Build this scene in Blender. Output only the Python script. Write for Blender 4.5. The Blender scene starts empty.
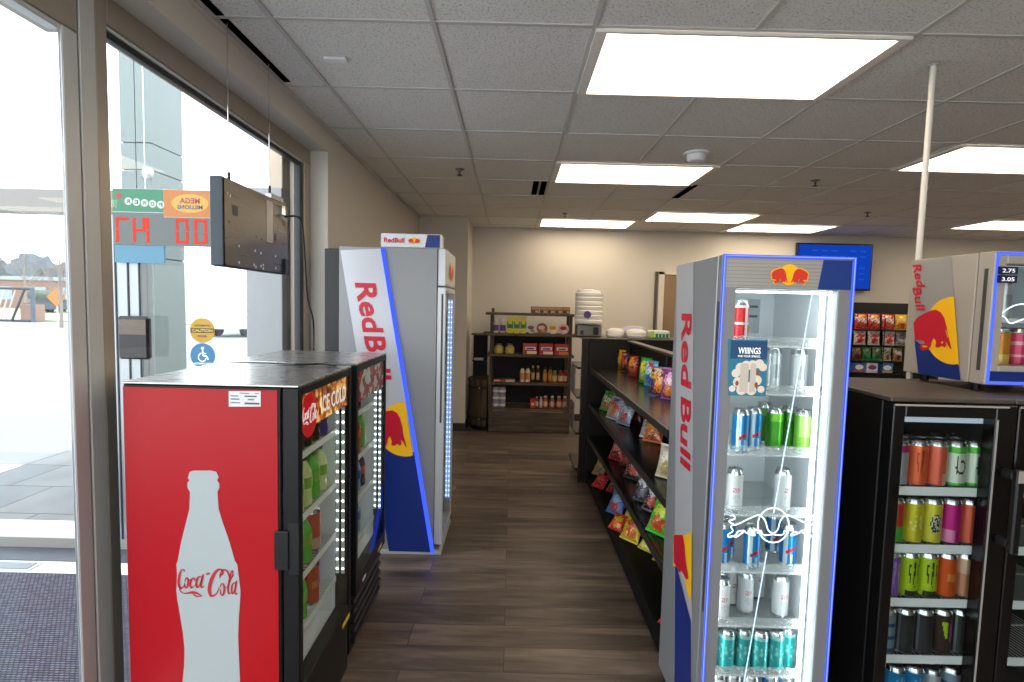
import bpy, math, random
from mathutils import Vector, Matrix
from mathutils.noise import noise as pnoise
random.seed(7)
PI = math.pi
C = bpy.context.scene.collection
S = bpy.context.scene

# ------------------------------------------------------------------ camera model (used for the camera and for placing things)
FOC, PITCH, ROLL, YAW, H = 517.66, .0685, .0247, .0007, 1.59
CZ = 2.6516                       # ceiling height
WX, GX, BY = -1.17, -1.28, 7.15   # left wall face, glazing plane, back wall face
def cam_axes():
    cy, sy, cp, sp, cr, sr = math.cos(YAW), math.sin(YAW), math.cos(PITCH), math.sin(PITCH), math.cos(ROLL), math.sin(ROLL)
    f = Vector((sy*cp, cy*cp, -sp)); r = Vector((cy, -sy, 0)); u = r.cross(f)
    return cr*r + sr*u, -sr*r + cr*u, f
AX, AY, AZ = cam_axes()
def at(x, y, X=None, Y=None, Z=None):
    d = (x-512)/FOC*AX + (341-y)/FOC*AY + AZ
    t = X/d.x if X is not None else Y/d.y if Y is not None else (Z-H)/d.z
    return Vector((0, 0, H)) + t*d

# ------------------------------------------------------------------ materials
def lin(c): return c/12.92 if c <= .04045 else ((c+.055)/1.055)**2.4
def rgb(h):
    if isinstance(h, (tuple, list)): return (h[0], h[1], h[2], 1)
    h = h.lstrip('#'); return tuple(lin(int(h[i:i+2], 16)/255) for i in (0, 2, 4)) + (1,)
MC = {}
def nodes(m): return m.node_tree.nodes, m.node_tree.links
def mat(name, col='#808080', rough=.5, metal=0, spec=.5, bump=0, bscale=200, var=0, vscale=8, coat=0, emit=None, es=0):
    if name in MC: return MC[name]
    m = bpy.data.materials.new(name); m.use_nodes = True; n, l = nodes(m)
    b = n['Principled BSDF']; b.inputs['Base Color'].default_value = rgb(col); b.inputs['Roughness'].default_value = rough
    b.inputs['Metallic'].default_value = metal; b.inputs['Specular IOR Level'].default_value = spec; b.inputs['Coat Weight'].default_value = coat
    if emit: b.inputs['Emission Color'].default_value = rgb(emit); b.inputs['Emission Strength'].default_value = es
    tc = n.new('ShaderNodeTexCoord')
    if var:
        nz = n.new('ShaderNodeTexNoise'); nz.inputs['Scale'].default_value = vscale; nz.inputs['Detail'].default_value = 5
        l.new(tc.outputs['Object'], nz.inputs['Vector'])
        mx = n.new('ShaderNodeMix'); mx.data_type = 'RGBA'; c = rgb(col)
        mx.inputs[6].default_value = tuple(v*(1-var) for v in c[:3])+(1,); mx.inputs[7].default_value = tuple(min(1, v*(1+var)) for v in c[:3])+(1,)
        l.new(nz.outputs['Fac'], mx.inputs[0]); l.new(mx.outputs[2], b.inputs['Base Color'])
    if bump:
        nb = n.new('ShaderNodeTexNoise'); nb.inputs['Scale'].default_value = bscale; nb.inputs['Detail'].default_value = 3
        l.new(tc.outputs['Object'], nb.inputs['Vector']); bp = n.new('ShaderNodeBump'); bp.inputs['Strength'].default_value = bump; bp.inputs['Distance'].default_value = .004
        l.new(nb.outputs['Fac'], bp.inputs['Height']); l.new(bp.outputs['Normal'], b.inputs['Normal'])
    MC[name] = m; return m
def emis(name, col='#ffffff', st=1):
    if name in MC: return MC[name]
    m = bpy.data.materials.new(name); m.use_nodes = True; n, l = nodes(m); n.remove(n['Principled BSDF'])
    e = n.new('ShaderNodeEmission'); e.inputs[0].default_value = rgb(col); e.inputs[1].default_value = st
    l.new(e.outputs[0], n['Material Output'].inputs[0]); MC[name] = m; return m
def glass(name, tint='#ffffff', base=.03, gain=.8, rough=0, power=5):
    if name in MC: return MC[name]
    m = bpy.data.materials.new(name); m.use_nodes = True; n, l = nodes(m); n.remove(n['Principled BSDF'])
    t = n.new('ShaderNodeBsdfTransparent'); t.inputs[0].default_value = rgb(tint); g = n.new('ShaderNodeBsdfGlossy'); g.inputs['Roughness'].default_value = rough
    lw = n.new('ShaderNodeLayerWeight'); p = n.new('ShaderNodeMath'); p.operation = 'POWER'; p.inputs[1].default_value = power; l.new(lw.outputs['Facing'], p.inputs[0])
    a = n.new('ShaderNodeMath'); a.operation = 'MULTIPLY_ADD'; a.inputs[1].default_value = gain; a.inputs[2].default_value = base; l.new(p.outputs[0], a.inputs[0])
    mx = n.new('ShaderNodeMixShader'); l.new(a.outputs[0], mx.inputs[0]); l.new(t.outputs[0], mx.inputs[1]); l.new(g.outputs[0], mx.inputs[2])
    l.new(mx.outputs[0], n['Material Output'].inputs[0]); MC[name] = m; return m
def milky(name, col, alpha, rough=.3):
    m = mat(name, col, rough); m.node_tree.nodes['Principled BSDF'].inputs['Alpha'].default_value = alpha; return m
def chain(n, l, tc, scale, out='Object'):
    mp = n.new('ShaderNodeMapping'); mp.inputs['Scale'].default_value = scale; l.new(tc.outputs[out], mp.inputs['Vector']); return mp
def ramp(n, stops):
    r = n.new('ShaderNodeValToRGB'); e = r.color_ramp.elements
    while len(e) < len(stops): e.new(.5)
    for k, (p, c) in enumerate(stops): e[k].position = p; e[k].color = rgb(c)
    return r
def wood(name, dark, light, scale=(1, 14, 14), rough=.55, plank=None):
    if name in MC: return MC[name]
    m = mat(name, light, rough); n, l = nodes(m); b = n['Principled BSDF']; tc = n['Texture Coordinate']
    mp = chain(n, l, tc, scale); nz = n.new('ShaderNodeTexNoise'); nz.inputs['Scale'].default_value = 3; nz.inputs['Detail'].default_value = 8; nz.inputs['Distortion'].default_value = .6
    l.new(mp.outputs[0], nz.inputs['Vector']); r = ramp(n, [(.3, dark), (.7, light)]); l.new(nz.outputs['Fac'], r.inputs[0]); l.new(r.outputs[0], b.inputs['Base Color']); return m
def metal_brushed(name, col, rough=.3, scale=(60, 60, .6), metal=1):
    m = mat(name, col, rough, metal); n, l = nodes(m); b = n['Principled BSDF']; tc = n['Texture Coordinate']
    mp = chain(n, l, tc, scale); nz = n.new('ShaderNodeTexNoise'); nz.inputs['Scale'].default_value = 4; nz.inputs['Detail'].default_value = 6
    l.new(mp.outputs[0], nz.inputs['Vector']); mr = n.new('ShaderNodeMapRange'); mr.inputs['To Min'].default_value = rough-.12; mr.inputs['To Max'].default_value = rough+.15
    l.new(nz.outputs['Fac'], mr.inputs['Value']); l.new(mr.outputs[0], b.inputs['Roughness']); return m

def floor_mat():
    m = mat('vinyl_plank', '#6b6058', .4); n, l = nodes(m); b = n['Principled BSDF']; tc = n['Texture Coordinate']
    br = n.new('ShaderNodeTexBrick'); br.offset = .37; br.inputs['Scale'].default_value = 1; br.inputs['Mortar Size'].default_value = .0018; br.inputs['Mortar Smooth'].default_value = .4
    br.inputs['Brick Width'].default_value = 1.22; br.inputs['Row Height'].default_value = .165; br.inputs['Bias'].default_value = 0
    br.inputs['Color1'].default_value = (0, 0, 0, 1); br.inputs['Color2'].default_value = (1, 1, 1, 1); br.inputs['Mortar'].default_value = (.5, .5, .5, 1)
    l.new(tc.outputs['Object'], br.inputs['Vector'])
    ad = n.new('ShaderNodeVectorMath'); ad.operation = 'ADD'; ml = n.new('ShaderNodeVectorMath'); ml.operation = 'SCALE'; ml.inputs['Scale'].default_value = 17
    l.new(br.outputs['Color'], ml.inputs[0]); l.new(ml.outputs[0], ad.inputs[1]); mp = chain(n, l, tc, (1, 8, 1)); l.new(mp.outputs[0], ad.inputs[0])
    nz = n.new('ShaderNodeTexNoise'); nz.inputs['Scale'].default_value = 1.6; nz.inputs['Detail'].default_value = 9; nz.inputs['Roughness'].default_value = .62; nz.inputs['Distortion'].default_value = .5; l.new(ad.outputs[0], nz.inputs['Vector'])
    r = ramp(n, [(.3, '#3f352d'), (.5, '#65584d'), (.72, '#897b6e')]); l.new(nz.outputs['Fac'], r.inputs[0])
    hs = n.new('ShaderNodeHueSaturation'); mr = n.new('ShaderNodeMapRange'); mr.inputs['To Min'].default_value = .62; mr.inputs['To Max'].default_value = 1.16
    l.new(br.outputs['Color'], mr.inputs['Value']); l.new(mr.outputs[0], hs.inputs['Value']); l.new(r.outputs[0], hs.inputs['Color'])
    mx = n.new('ShaderNodeMix'); mx.data_type = 'RGBA'; mx.inputs[7].default_value = rgb('#2a2420'); l.new(br.outputs['Fac'], mx.inputs[0]); l.new(hs.outputs[0], mx.inputs[6]); l.new(mx.outputs[2], b.inputs['Base Color'])
    r2 = n.new('ShaderNodeMapRange'); r2.inputs['To Min'].default_value = .3; r2.inputs['To Max'].default_value = .5; l.new(nz.outputs['Fac'], r2.inputs['Value']); l.new(r2.outputs[0], b.inputs['Roughness'])
    return m
def tile_mat():
    m = mat('ceiling_tile', '#e0ddd8', .9, spec=.2); n, l = nodes(m); b = n['Principled BSDF']; tc = n['Texture Coordinate']
    nz = n.new('ShaderNodeTexNoise'); nz.inputs['Scale'].default_value = 120; nz.inputs['Detail'].default_value = 4; nz.inputs['Roughness'].default_value = .7; l.new(tc.outputs['Object'], nz.inputs['Vector'])
    r = ramp(n, [(.36, '#b0aeaa'), (.46, '#e4e2de'), (.7, '#eae8e5')]); l.new(nz.outputs['Fac'], r.inputs[0]); l.new(r.outputs[0], b.inputs['Base Color'])
    bp = n.new('ShaderNodeBump'); bp.inputs['Strength'].default_value = .5; bp.inputs['Distance'].default_value = .003; l.new(nz.outputs['Fac'], bp.inputs['Height']); l.new(bp.outputs[0], b.inputs['Normal'])
    return m
def weave_mat():
    m = mat('mat_weave', '#4c4c54', .95, spec=.1); n, l = nodes(m); b = n['Principled BSDF']; tc = n['Texture Coordinate']
    br = n.new('ShaderNodeTexBrick'); br.inputs['Scale'].default_value = 1; br.inputs['Brick Width'].default_value = .022; br.inputs['Row Height'].default_value = .014; br.inputs['Mortar Size'].default_value = .0035; br.inputs['Mortar Smooth'].default_value = .8
    br.inputs['Color1'].default_value = rgb('#6c6b76'); br.inputs['Color2'].default_value = rgb('#565560'); br.inputs['Mortar'].default_value = rgb('#2c2b31'); l.new(tc.outputs['Object'], br.inputs['Vector']); l.new(br.outputs['Color'], b.inputs['Base Color']); return m
def slab_mat():
    m = mat('concrete_slab', '#b9b7b0', .85); n, l = nodes(m); b = n['Principled BSDF']; tc = n['Texture Coordinate']
    br = n.new('ShaderNodeTexBrick'); br.inputs['Scale'].default_value = 1; br.inputs['Brick Width'].default_value = .75; br.inputs['Row Height'].default_value = .55; br.inputs['Mortar Size'].default_value = .006
    br.inputs['Color1'].default_value = rgb('#6c6f70'); br.inputs['Color2'].default_value = rgb('#7b7b79'); br.inputs['Mortar'].default_value = rgb('#434444'); l.new(tc.outputs['Object'], br.inputs['Vector'])
    nz = n.new('ShaderNodeTexNoise'); nz.inputs['Scale'].default_value = 3; nz.inputs['Detail'].default_value = 6; l.new(tc.outputs['Object'], nz.inputs['Vector'])
    mx = n.new('ShaderNodeMix'); mx.data_type = 'RGBA'; mx.blend_type = 'OVERLAY'; mx.inputs[0].default_value = .35; l.new(br.outputs['Color'], mx.inputs[6]); l.new(nz.outputs['Fac'], mx.inputs[7]); l.new(mx.outputs[2], b.inputs['Base Color']); return m

# ------------------------------------------------------------------ mesh builder
class MB:
    def __init__(s): s.v, s.f, s.m = [], [], []
    def add(s, vs, fs, mi=0):
        b = len(s.v); s.v += [Vector(v) for v in vs]; s.f += [tuple(b+i for i in f) for f in fs]; s.m += [mi]*len(fs); return s
    def box(s, a, b, bev=0, mi=0):
        x0, y0, z0 = (min(a[i], b[i]) for i in range(3)); x1, y1, z1 = (max(a[i], b[i]) for i in range(3))
        if not bev:
            return s.add([(x0, y0, z0), (x1, y0, z0), (x1, y1, z0), (x0, y1, z0), (x0, y0, z1), (x1, y0, z1), (x1, y1, z1), (x0, y1, z1)],
                         [(0, 3, 2, 1), (4, 5, 6, 7), (0, 1, 5, 4), (1, 2, 6, 5), (2, 3, 7, 6), (3, 0, 4, 7)], mi)
        r = min(bev, (x1-x0)*.49, (y1-y0)*.49, (z1-z0)*.49); vs, ix = [], {}
        for i, X in enumerate((x0, x1)):
            for j, Y in enumerate((y0, y1)):
                for k, Z in enumerate((z0, z1)):
                    sx, sy, sz = (1, -1)[i]*r, (1, -1)[j]*r, (1, -1)[k]*r
                    for ax, p in enumerate(((X, Y+sy, Z+sz), (X+sx, Y, Z+sz), (X+sx, Y+sy, Z))): ix[i, j, k, ax] = len(vs); vs.append(p)
        F = []
        for i in (0, 1):
            F.append([ix[i, a, b, 0] for a, b in ((0, 0), (1, 0), (1, 1), (0, 1))]); F.append([ix[a, i, b, 1] for a, b in ((0, 0), (0, 1), (1, 1), (1, 0))]); F.append([ix[a, b, i, 2] for a, b in ((0, 0), (1, 0), (1, 1), (0, 1))])
        for a in (0, 1):
            for b in (0, 1):
                F.append([ix[0, a, b, 1], ix[1, a, b, 1], ix[1, a, b, 2], ix[0, a, b, 2]]); F.append([ix[a, 0, b, 0], ix[a, 1, b, 0], ix[a, 1, b, 2], ix[a, 0, b, 2]]); F.append([ix[a, b, 0, 0], ix[a, b, 1, 0], ix[a, b, 1, 1], ix[a, b, 0, 1]])
        for i in (0, 1):
            for j in (0, 1):
                for k in (0, 1): F.append([ix[i, j, k, 0], ix[i, j, k, 1], ix[i, j, k, 2]])
        c = Vector(((x0+x1)/2, (y0+y1)/2, (z0+z1)/2)); out = []
        for f in F:
            p = [Vector(vs[q]) for q in f]; nn = (p[1]-p[0]).cross(p[2]-p[0]); out.append(f if nn.dot(sum(p, Vector())/len(p)-c) > 0 else f[::-1])
        return s.add(vs, out, mi)
    def tube(s, pts, r, seg=10, mi=0, caps=True):
        P = [Vector(p) for p in pts]; R = r if isinstance(r, (list, tuple)) else [r]*len(P); n = len(P); vs, fs = [], []; up = None
        for i in range(n):
            d = (P[min(i+1, n-1)]-P[max(i-1, 0)]).normalized()
            if up is None: up = d.orthogonal().normalized()
            up = (up - d*up.dot(d)).normalized(); w = d.cross(up)
            vs += [P[i]+R[i]*(math.cos(2*PI*k/seg)*up+math.sin(2*PI*k/seg)*w) for k in range(seg)]
        for i in range(n-1):
            for k in range(seg): a, b = i*seg+k, i*seg+(k+1) % seg; fs.append((a, b, b+seg, a+seg))
        if caps: fs += [tuple(range(seg))[::-1], tuple(range((n-1)*seg, n*seg))]
        return s.add(vs, fs, mi)
    def lathe(s, prof, c=(0, 0, 0), seg=24, mi=0, fmi=None, cap=True):
        vs, fs, ms = [], [], []; n = len(prof)
        for r, z in prof: vs += [(c[0]+r*math.cos(2*PI*k/seg), c[1]+r*math.sin(2*PI*k/seg), c[2]+z) for k in range(seg)]
        for i in range(n-1):
            for k in range(seg):
                a, b = i*seg+k, i*seg+(k+1) % seg; fs.append((a, b, b+seg, a+seg)); ms.append(fmi(2*PI*(k+.5)/seg, (prof[i][1]+prof[i+1][1])/2) if fmi else mi)
        if cap: fs += [tuple(range(seg))[::-1], tuple(range((n-1)*seg, n*seg))]; ms += [mi, mi]
        b = len(s.v); s.v += [Vector(v) for v in vs]; s.f += [tuple(b+i for i in f) for f in fs]; s.m += ms; return s
    def prism(s, poly, d, mi=0):     # poly: 3-D points, extruded by vector d
        n = len(poly); d = Vector(d); vs = [Vector(p) for p in poly]+[Vector(p)+d for p in poly]
        return s.add(vs, [tuple(range(n))[::-1], tuple(range(n, 2*n))]+[(i, (i+1) % n, (i+1) % n+n, i+n) for i in range(n)], mi)
    def build(s, name, mats, parent=None, off=None, smooth=35):
        me = bpy.data.meshes.new(name); o = bpy.data.objects.new(name, me); C.objects.link(o); mats = mats if isinstance(mats, (list, tuple)) else [mats]
        if parent is not None:
            o.parent = parent; r = parent
            while r.parent: r = r.parent
            off = Vector(r.location) if off is None else Vector(off)
        elif off is None:
            xs, ys, zs = zip(*[tuple(v) for v in s.v]); off = Vector(((min(xs)+max(xs))/2, (min(ys)+max(ys))/2, min(zs))); o.location = off
        else: off = Vector(off)
        me.from_pydata([v-off for v in s.v], [], s.f)
        for m in mats: me.materials.append(m)
        if len(mats) > 1: me.polygons.foreach_set('material_index', s.m)
        me.validate(); me.update()
        if smooth: me.shade_smooth(); me.set_sharp_from_angle(angle=math.radians(smooth))
        return o
def B(a, b, bev=0): return MB().box(a, b, bev)
class Frame:                       # a flat printed face: origin, right axis, up axis, lifted by eps along its normal
    def __init__(s, o, u, v, eps=.0015): s.o, s.u, s.v = Vector(o), Vector(u), Vector(v); s.n = s.u.cross(s.v).normalized(); s.eps = eps
    def p(s, x, y, k=1): return s.o+s.u*x+s.v*y+s.n*s.eps*k
def poly(fr, pts, name, m, parent, k=1):
    mb = MB(); mb.add([fr.p(x, y, k) for x, y in pts], [tuple(range(len(pts)))])
    return mb.build(name, m, parent, smooth=0)
def polys(fr, lists, name, m, parent, k=1):
    mb = MB()
    for i_, pts in enumerate(lists): mb.add([fr.p(x, y, k+i_*.03) for x, y in pts], [tuple(range(len(pts)))])
    return mb.build(name, m, parent, smooth=0)
def circle(cx, cy, r, n=32, a0=0, a1=2*PI, ry=None):
    full = abs(a1-a0-2*PI) < 1e-6; k = n if full else n+1
    return [(cx+r*math.cos(a0+(a1-a0)*i/n), cy+(ry or r)*math.sin(a0+(a1-a0)*i/n)) for i in range(k)]
def smoothline(pts, n=6):
    out = []; P = [pts[0]]+list(pts)+[pts[-1]]
    for i in range(1, len(P)-2):
        for t in range(n):
            t /= n; out.append(tuple(.5*((2*P[i][k])+(-P[i-1][k]+P[i+1][k])*t+(2*P[i-1][k]-5*P[i][k]+4*P[i+1][k]-P[i+2][k])*t*t+(-P[i-1][k]+3*P[i][k]-3*P[i+1][k]+P[i+2][k])*t**3) for k in range(len(pts[0]))))
    out.append(tuple(pts[-1])); return out
def strokes(fr, lines, name, m, parent, k=1, close=False):    # lines: lists of (x, y, width)
    mb = MB()
    for L in lines:
        L = smoothline(L); vs = []
        for i, (x, y, w) in enumerate(L):
            a, b = L[max(i-1, 0)], L[min(i+1, len(L)-1)]; dx, dy = b[0]-a[0], b[1]-a[1]; q = math.hypot(dx, dy) or 1; nx, ny = -dy/q*w/2, dx/q*w/2
            vs += [fr.p(x+nx, y+ny, k), fr.p(x-nx, y-ny, k)]
        mb.add(vs, [(2*i, 2*i+1, 2*i+3, 2*i+2) for i in range(len(L)-1)])
    return mb.build(name, m, parent, smooth=0)
def text(fr, s, x, y, w, h, name, m, parent, k=1, bold=0, mirror=False, shear=0):   # fits s in the box x..x+w, y..y+h
    cu = bpy.data.curves.new('letters', 'FONT'); cu.body = s; cu.offset = bold; cu.resolution_u = 3; cu.shear = shear
    o = bpy.data.objects.new('letters', cu); C.objects.link(o); bpy.context.view_layer.update()
    me = bpy.data.meshes.new_from_object(o.evaluated_get(bpy.context.evaluated_depsgraph_get())); bpy.data.objects.remove(o)
    xs = [v.co.x for v in me.vertices]; ys = [v.co.y for v in me.vertices]; x0, x1, y0, y1 = min(xs), max(xs), min(ys), max(ys)
    mb = MB(); vs = []
    for v in me.vertices:
        a = (v.co.x-x0)/(x1-x0); a = 1-a if mirror else a; vs.append(fr.p(x+a*w, y+(v.co.y-y0)/(y1-y0)*h, k))
    mb.add(vs, [tuple(p.vertices) for p in me.polygons]); bpy.data.meshes.remove(me)
    return mb.build(name, m, parent, smooth=0)

# ------------------------------------------------------------------ things
def tag(o, label=None, cat=None, group=None, kind=None):
    if label: o['label'] = label
    if cat: o['category'] = cat; o['kind'] = 'thing'
    if group: o['group'] = group
    if kind: o['kind'] = kind
    return o
def thing(name, label, cat, loc=(0, 0, 0), group=None, rz=0):
    o = bpy.data.objects.new(name, None); C.objects.link(o); o.location = loc; o.rotation_euler.z = rz; o.empty_display_size = .1
    return tag(o, label, cat, group)
def struct(o, label=None): o['kind'] = 'structure'; tag(o, label); return o
def copy_tree(o, parent=None):
    c = o.copy(); C.objects.link(c)
    if parent is not None: c.parent = parent
    for ch in list(o.children): copy_tree(ch, c)
    return c
PROTO = {}
def place(key, make, loc, label, cat, group, rz=0, rx=0, scale=None):
    if key not in PROTO: o = PROTO[key] = make()
    else: o = copy_tree(PROTO[key])
    o.location = loc; o.rotation_euler = (rx, 0, rz)
    if scale: o.scale = scale
    return tag(o, label, cat, group)

# ------------------------------------------------------------------ shared materials
M_wall = mat('wall_paint', '#cfc9bf', .85, spec=.2, bump=.06, bscale=300)
M_white = mat('white_plastic', '#e8e9ea', .4)
M_liner = mat('fridge_liner', '#eceff2', .35)
M_black = mat('black_plastic', '#0b0b0d', .35)
M_blackmetal = mat('black_powder_coat', '#0c0c0e', .42, spec=.3, bump=.03)
M_chrome = mat('chrome', '#d8d8d8', .15, 1)
M_alu = metal_brushed('brushed_aluminium', '#c9c8c3', .36, metal=.55)
M_bronze = metal_brushed('bronze_aluminium', '#a59c90', .36, metal=.55)
M_can = mat('can_aluminium', '#d4d6d8', .25, 1)
M_silver = mat('fridge_silver_paint', '#9a9da0', .38, .35)
M_silver2 = mat('fridge_light_silver', '#c6c9cc', .35, .3)
M_grey = mat('fridge_grey_paint', '#8d9093', .42, .15)
M_taupe = mat('fridge_taupe_paint', '#a9a298', .42, .1)
M_glass = glass('clear_glass', '#fdfefe', .015, .25)
M_glassdoor = glass('door_glass', '#f2f6f5', .015, .3, power=4)
M_acrylic = milky('clear_acrylic', '#e9eef1', .22, .15)
M_rbred = mat('logo_red', '#c5102f', .4); M_rbyel = mat('logo_yellow', '#fcc015', .4); M_rbblue = mat('logo_navy', '#0c2a78', .4)
M_wire = mat('white_wire', '#cfd2d4', .4)
M_blueled = emis('blue_led', (.045, .1, 1), 1.5)
M_blueledcore = emis('blue_led_core', (.3, .4, 1), 1.15)
M_whiteled = emis('white_led', (.86, .95, 1), 16)
M_cobalt = mat('header_blue', '#123a9a', .4)
BULL = [(-1.09, .23), (-.96, .39), (-.78, .5), (-.55, .6), (-.4, .61), (-.27, .54), (-.17, .38), (-.09, .1), (-.06, -.13), (0, -.35), (.05, -.56), (0, -.5), (-.07, -.36), (-.13, -.31), (-.11, -.42), (-.15, -.5), (-.24, -.44), (-.33, -.5), (-.43, -.48), (-.41, -.35), (-.48, -.2), (-.54, -.31), (-.57, -.46), (-.64, -.53), (-.81, -.59), (-.91, -.5), (-.85, -.38), (-.74, -.38), (-.78, -.31), (-.93, -.27), (-1.04, -.27)]
def bull_logo(fr, cx, cy, r, parent, name='bull_logo', double=False, k=2):
    xs = [(cx+r*x, cy+r*y) for x, y in BULL]
    if not double: poly(fr, xs, name, M_rbred, parent, k); return
    poly(fr, circle(cx, cy, r*.66, 28), 'sun_logo', M_rbyel, parent, k)
    for kk, gr_, m_ in ((1, .07, M_rbyel), (2, 0, mat('logo_orange_red', '#d63420', .4))):
        mx_, my_ = sum(x for x, y in BULL)/len(BULL), sum(y for x, y in BULL)/len(BULL)
        sh = [((x+gr_*(1 if x > mx_ else -1))*.92-.14, (y+gr_*(1 if y > my_ else -1))*.78-.1) for x, y in BULL]
        polys(fr, [[(cx+r*x, cy+r*y) for x, y in sh], [(cx-r*x, cy+r*y) for x, y in sh][::-1]], name, m_, parent, k+kk)

# ================================================================== SETTING
struct(B((WX-.11, -2.6, -.06), (9.3, BY+.1, 0)).build('floor', floor_mat(), off=(0, 0, 0)), 'grey brown wood plank floor')
ce = struct(B((WX-.11, -2.6, CZ), (9.3, BY+.1, CZ+.05)).build('ceiling', tile_mat(), off=(0, 0, 0)), 'speckled white drop ceiling')
G = .6096
gr = MB(); xs = [G*(i-.5352) for i in range(-1, 16)]; ys = [G*(3.3297+j) for j in range(-7, 9)]
for x in xs: gr.box((x-.009, -2.5, CZ-.006), (x+.009, BY, CZ-.0005))
for y in ys: gr.box((WX, y-.009, CZ-.0055), (9.2, y+.009, CZ-.0005))
gr.box((WX, -2.5, CZ-.02), (WX+.022, 6.42, CZ-.0005)); gr.box((-.565, BY-.022, CZ-.02), (9.2, BY, CZ-.0005))
tbar = gr.build('ceiling_grid', mat('tbar_white', '#c4c1bc', .5), ce); tag(tbar, 'painted metal suspension grid')
wl = MB(); YO, ZO = 3.288, 2.515
wl.box((GX, YO, 0), (WX, 6.42, CZ)); wl.box((GX, -2.6, ZO), (WX, YO, CZ))
struct(wl.build('wall_left', M_wall, off=(0, 0, 0)), 'cream wall with the window opening')
struct(B((GX, 6.42, 0), (-.565, BY+.1, CZ)).build('wall_alcove', M_wall), 'cream wall corner jutting out beside the wooden rack')
struct(B((-.565, BY, 0), (9.2, BY+.1, CZ)).build('wall_back', M_wall), 'cream back wall')
struct(B((9.2, -2.6, 0), (9.3, BY+.1, CZ)).build('wall_right', M_wall)); struct(MB().box((WX-.11, -2.7, 2.45), (9.3, -2.6, CZ)).box((WX-.11, -2.7, 0), (-.9, -2.6, 2.45)).box((1.9, -2.7, 0), (9.3, -2.6, 2.45)).build('wall_front', M_wall))
w4 = struct(MB().box((-.9, -2.653, 0), (1.9, -2.647, 2.45)).build('window_4_fill', M_glass), 'unseen shop front glazing added behind the viewer for daylight')  # unseen glazing, added and sized for the daylight fill it lets in
for x in (-.9, .5, 1.85): B((x, -2.68, 0), (x+.05, -2.62, 2.45)).build('window_mullion', M_alu, w4)
M_base = mat('dark_baseboard', '#2b2623', .5)
struct(MB().box((-.72, 6.408, 0), (-.553, 6.42, .1)).box((-.565, 6.42, 0), (-.553, BY, .1)).build('baseboard_alcove', M_base))
struct(B((-.553, BY-.012, 0), (9.2, BY, .1)).build('baseboard_back', M_base)); struct(B((WX, YO+.01, 0), (WX+.012, 6.408, .1)).build('baseboard_left', M_base))
# door in the back wall
dr = struct(MB().box((2.07, BY-.03, 0), (2.95, BY-.004, 2.06)).build('door_1', mat('tan_door', '#8d7358', .5, var=.1)), 'tan door in the back wall')
fr = MB(); fr.box((1.99, BY-.045, 0), (2.065, BY-.002, 2.1)); fr.box((2.955, BY-.045, 0), (3.03, BY-.002, 2.1)); fr.box((1.99, BY-.045, 2.062), (3.03, BY-.002, 2.1)); fr.build('door_frame', mat('door_frame_paint', '#d5cfc3', .5), dr)
B((1.945, BY-.03, 0), (1.975, BY-.003, 2.1)).build('door_gasket', mat('dark_gasket', '#4c4640', .6), dr)
MB().tube([(2.86, BY-.03, 1.0), (2.86, BY-.08, 1.0), (2.75, BY-.08, 1.0)], .009).build('door_handle', M_chrome, dr)

# glazed wall on the left: window_1 (nearest the camera) and window_2
Y1, Y2, Y3 = 1.503, 1.668, YO
HB, HB1 = 2.43, 2.345
M_stile = metal_brushed('satin_aluminium', '#c6c9ca', .4, metal=.3)
def frame_bar(a, b, name, m, par, bev=.003): return B(a, b, bev).build(name, m, par)
w1 = struct(B((GX-.011, -2.6, .0), (GX-.005, Y1, HB1)).build('window_1', M_glass), 'clear glass pane beside the entrance')
frame_bar((GX-.09, -2.6, HB1), (GX+.001, Y1+.054, ZO+.04), 'window_frame', M_bronze, w1)
frame_bar((GX-.04, -2.6, HB1-.016), (GX-.001, Y1, HB1-.0005), 'glazing_bead', M_stile, w1)
frame_bar((GX-.014, Y1, 0), (GX, Y1+.054, HB1), 'window_stile', M_stile, w1)
frame_bar((GX-.06, Y1+.0545, 0), (GX-.006, Y1+.0585, ZO), 'window_joint', M_black, w1)
w2 = struct(B((GX-.023, Y2+.001, .0), (GX-.017, Y3-.14, HB-.02)).build('window_2', M_glass), 'tall clear glass pane behind the red cooler')
frame_bar((GX-.06, Y1+.059, 0), (GX+.001, Y1+.118, ZO+.04), 'window_mullion', M_stile, w2)
frame_bar((GX-.06, Y1+.1185, 0), (GX, Y2, ZO+.04), 'window_post', M_bronze, w2)
frame_bar((GX-.1, Y2, HB), (GX+.001, Y3+.03, ZO+.04), 'window_header', M_bronze, w2)
frame_bar((GX-.04, Y2, HB-.012), (GX-.006, Y3-.1, HB-.0003), 'glazing_bead', mat('white_bead', '#d8dadb', .4), w2)
frame_bar((GX-.035, Y2, HB-.034), (GX-.01, Y3-.1, HB-.0125), 'glazing_gasket', M_black, w2)
frame_bar((GX-.045, Y3-.14, 0), (GX-.008, Y3-.095, HB-.0125), 'window_gasket', mat('dark_gasket_blue', '#20272d', .4), w2)
frame_bar((GX-.09, Y3-.09, 0), (GX-.0005, Y3+.03, HB), 'window_stile', mat('light_frame', '#b8ada0', .4, .4), w2)
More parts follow.
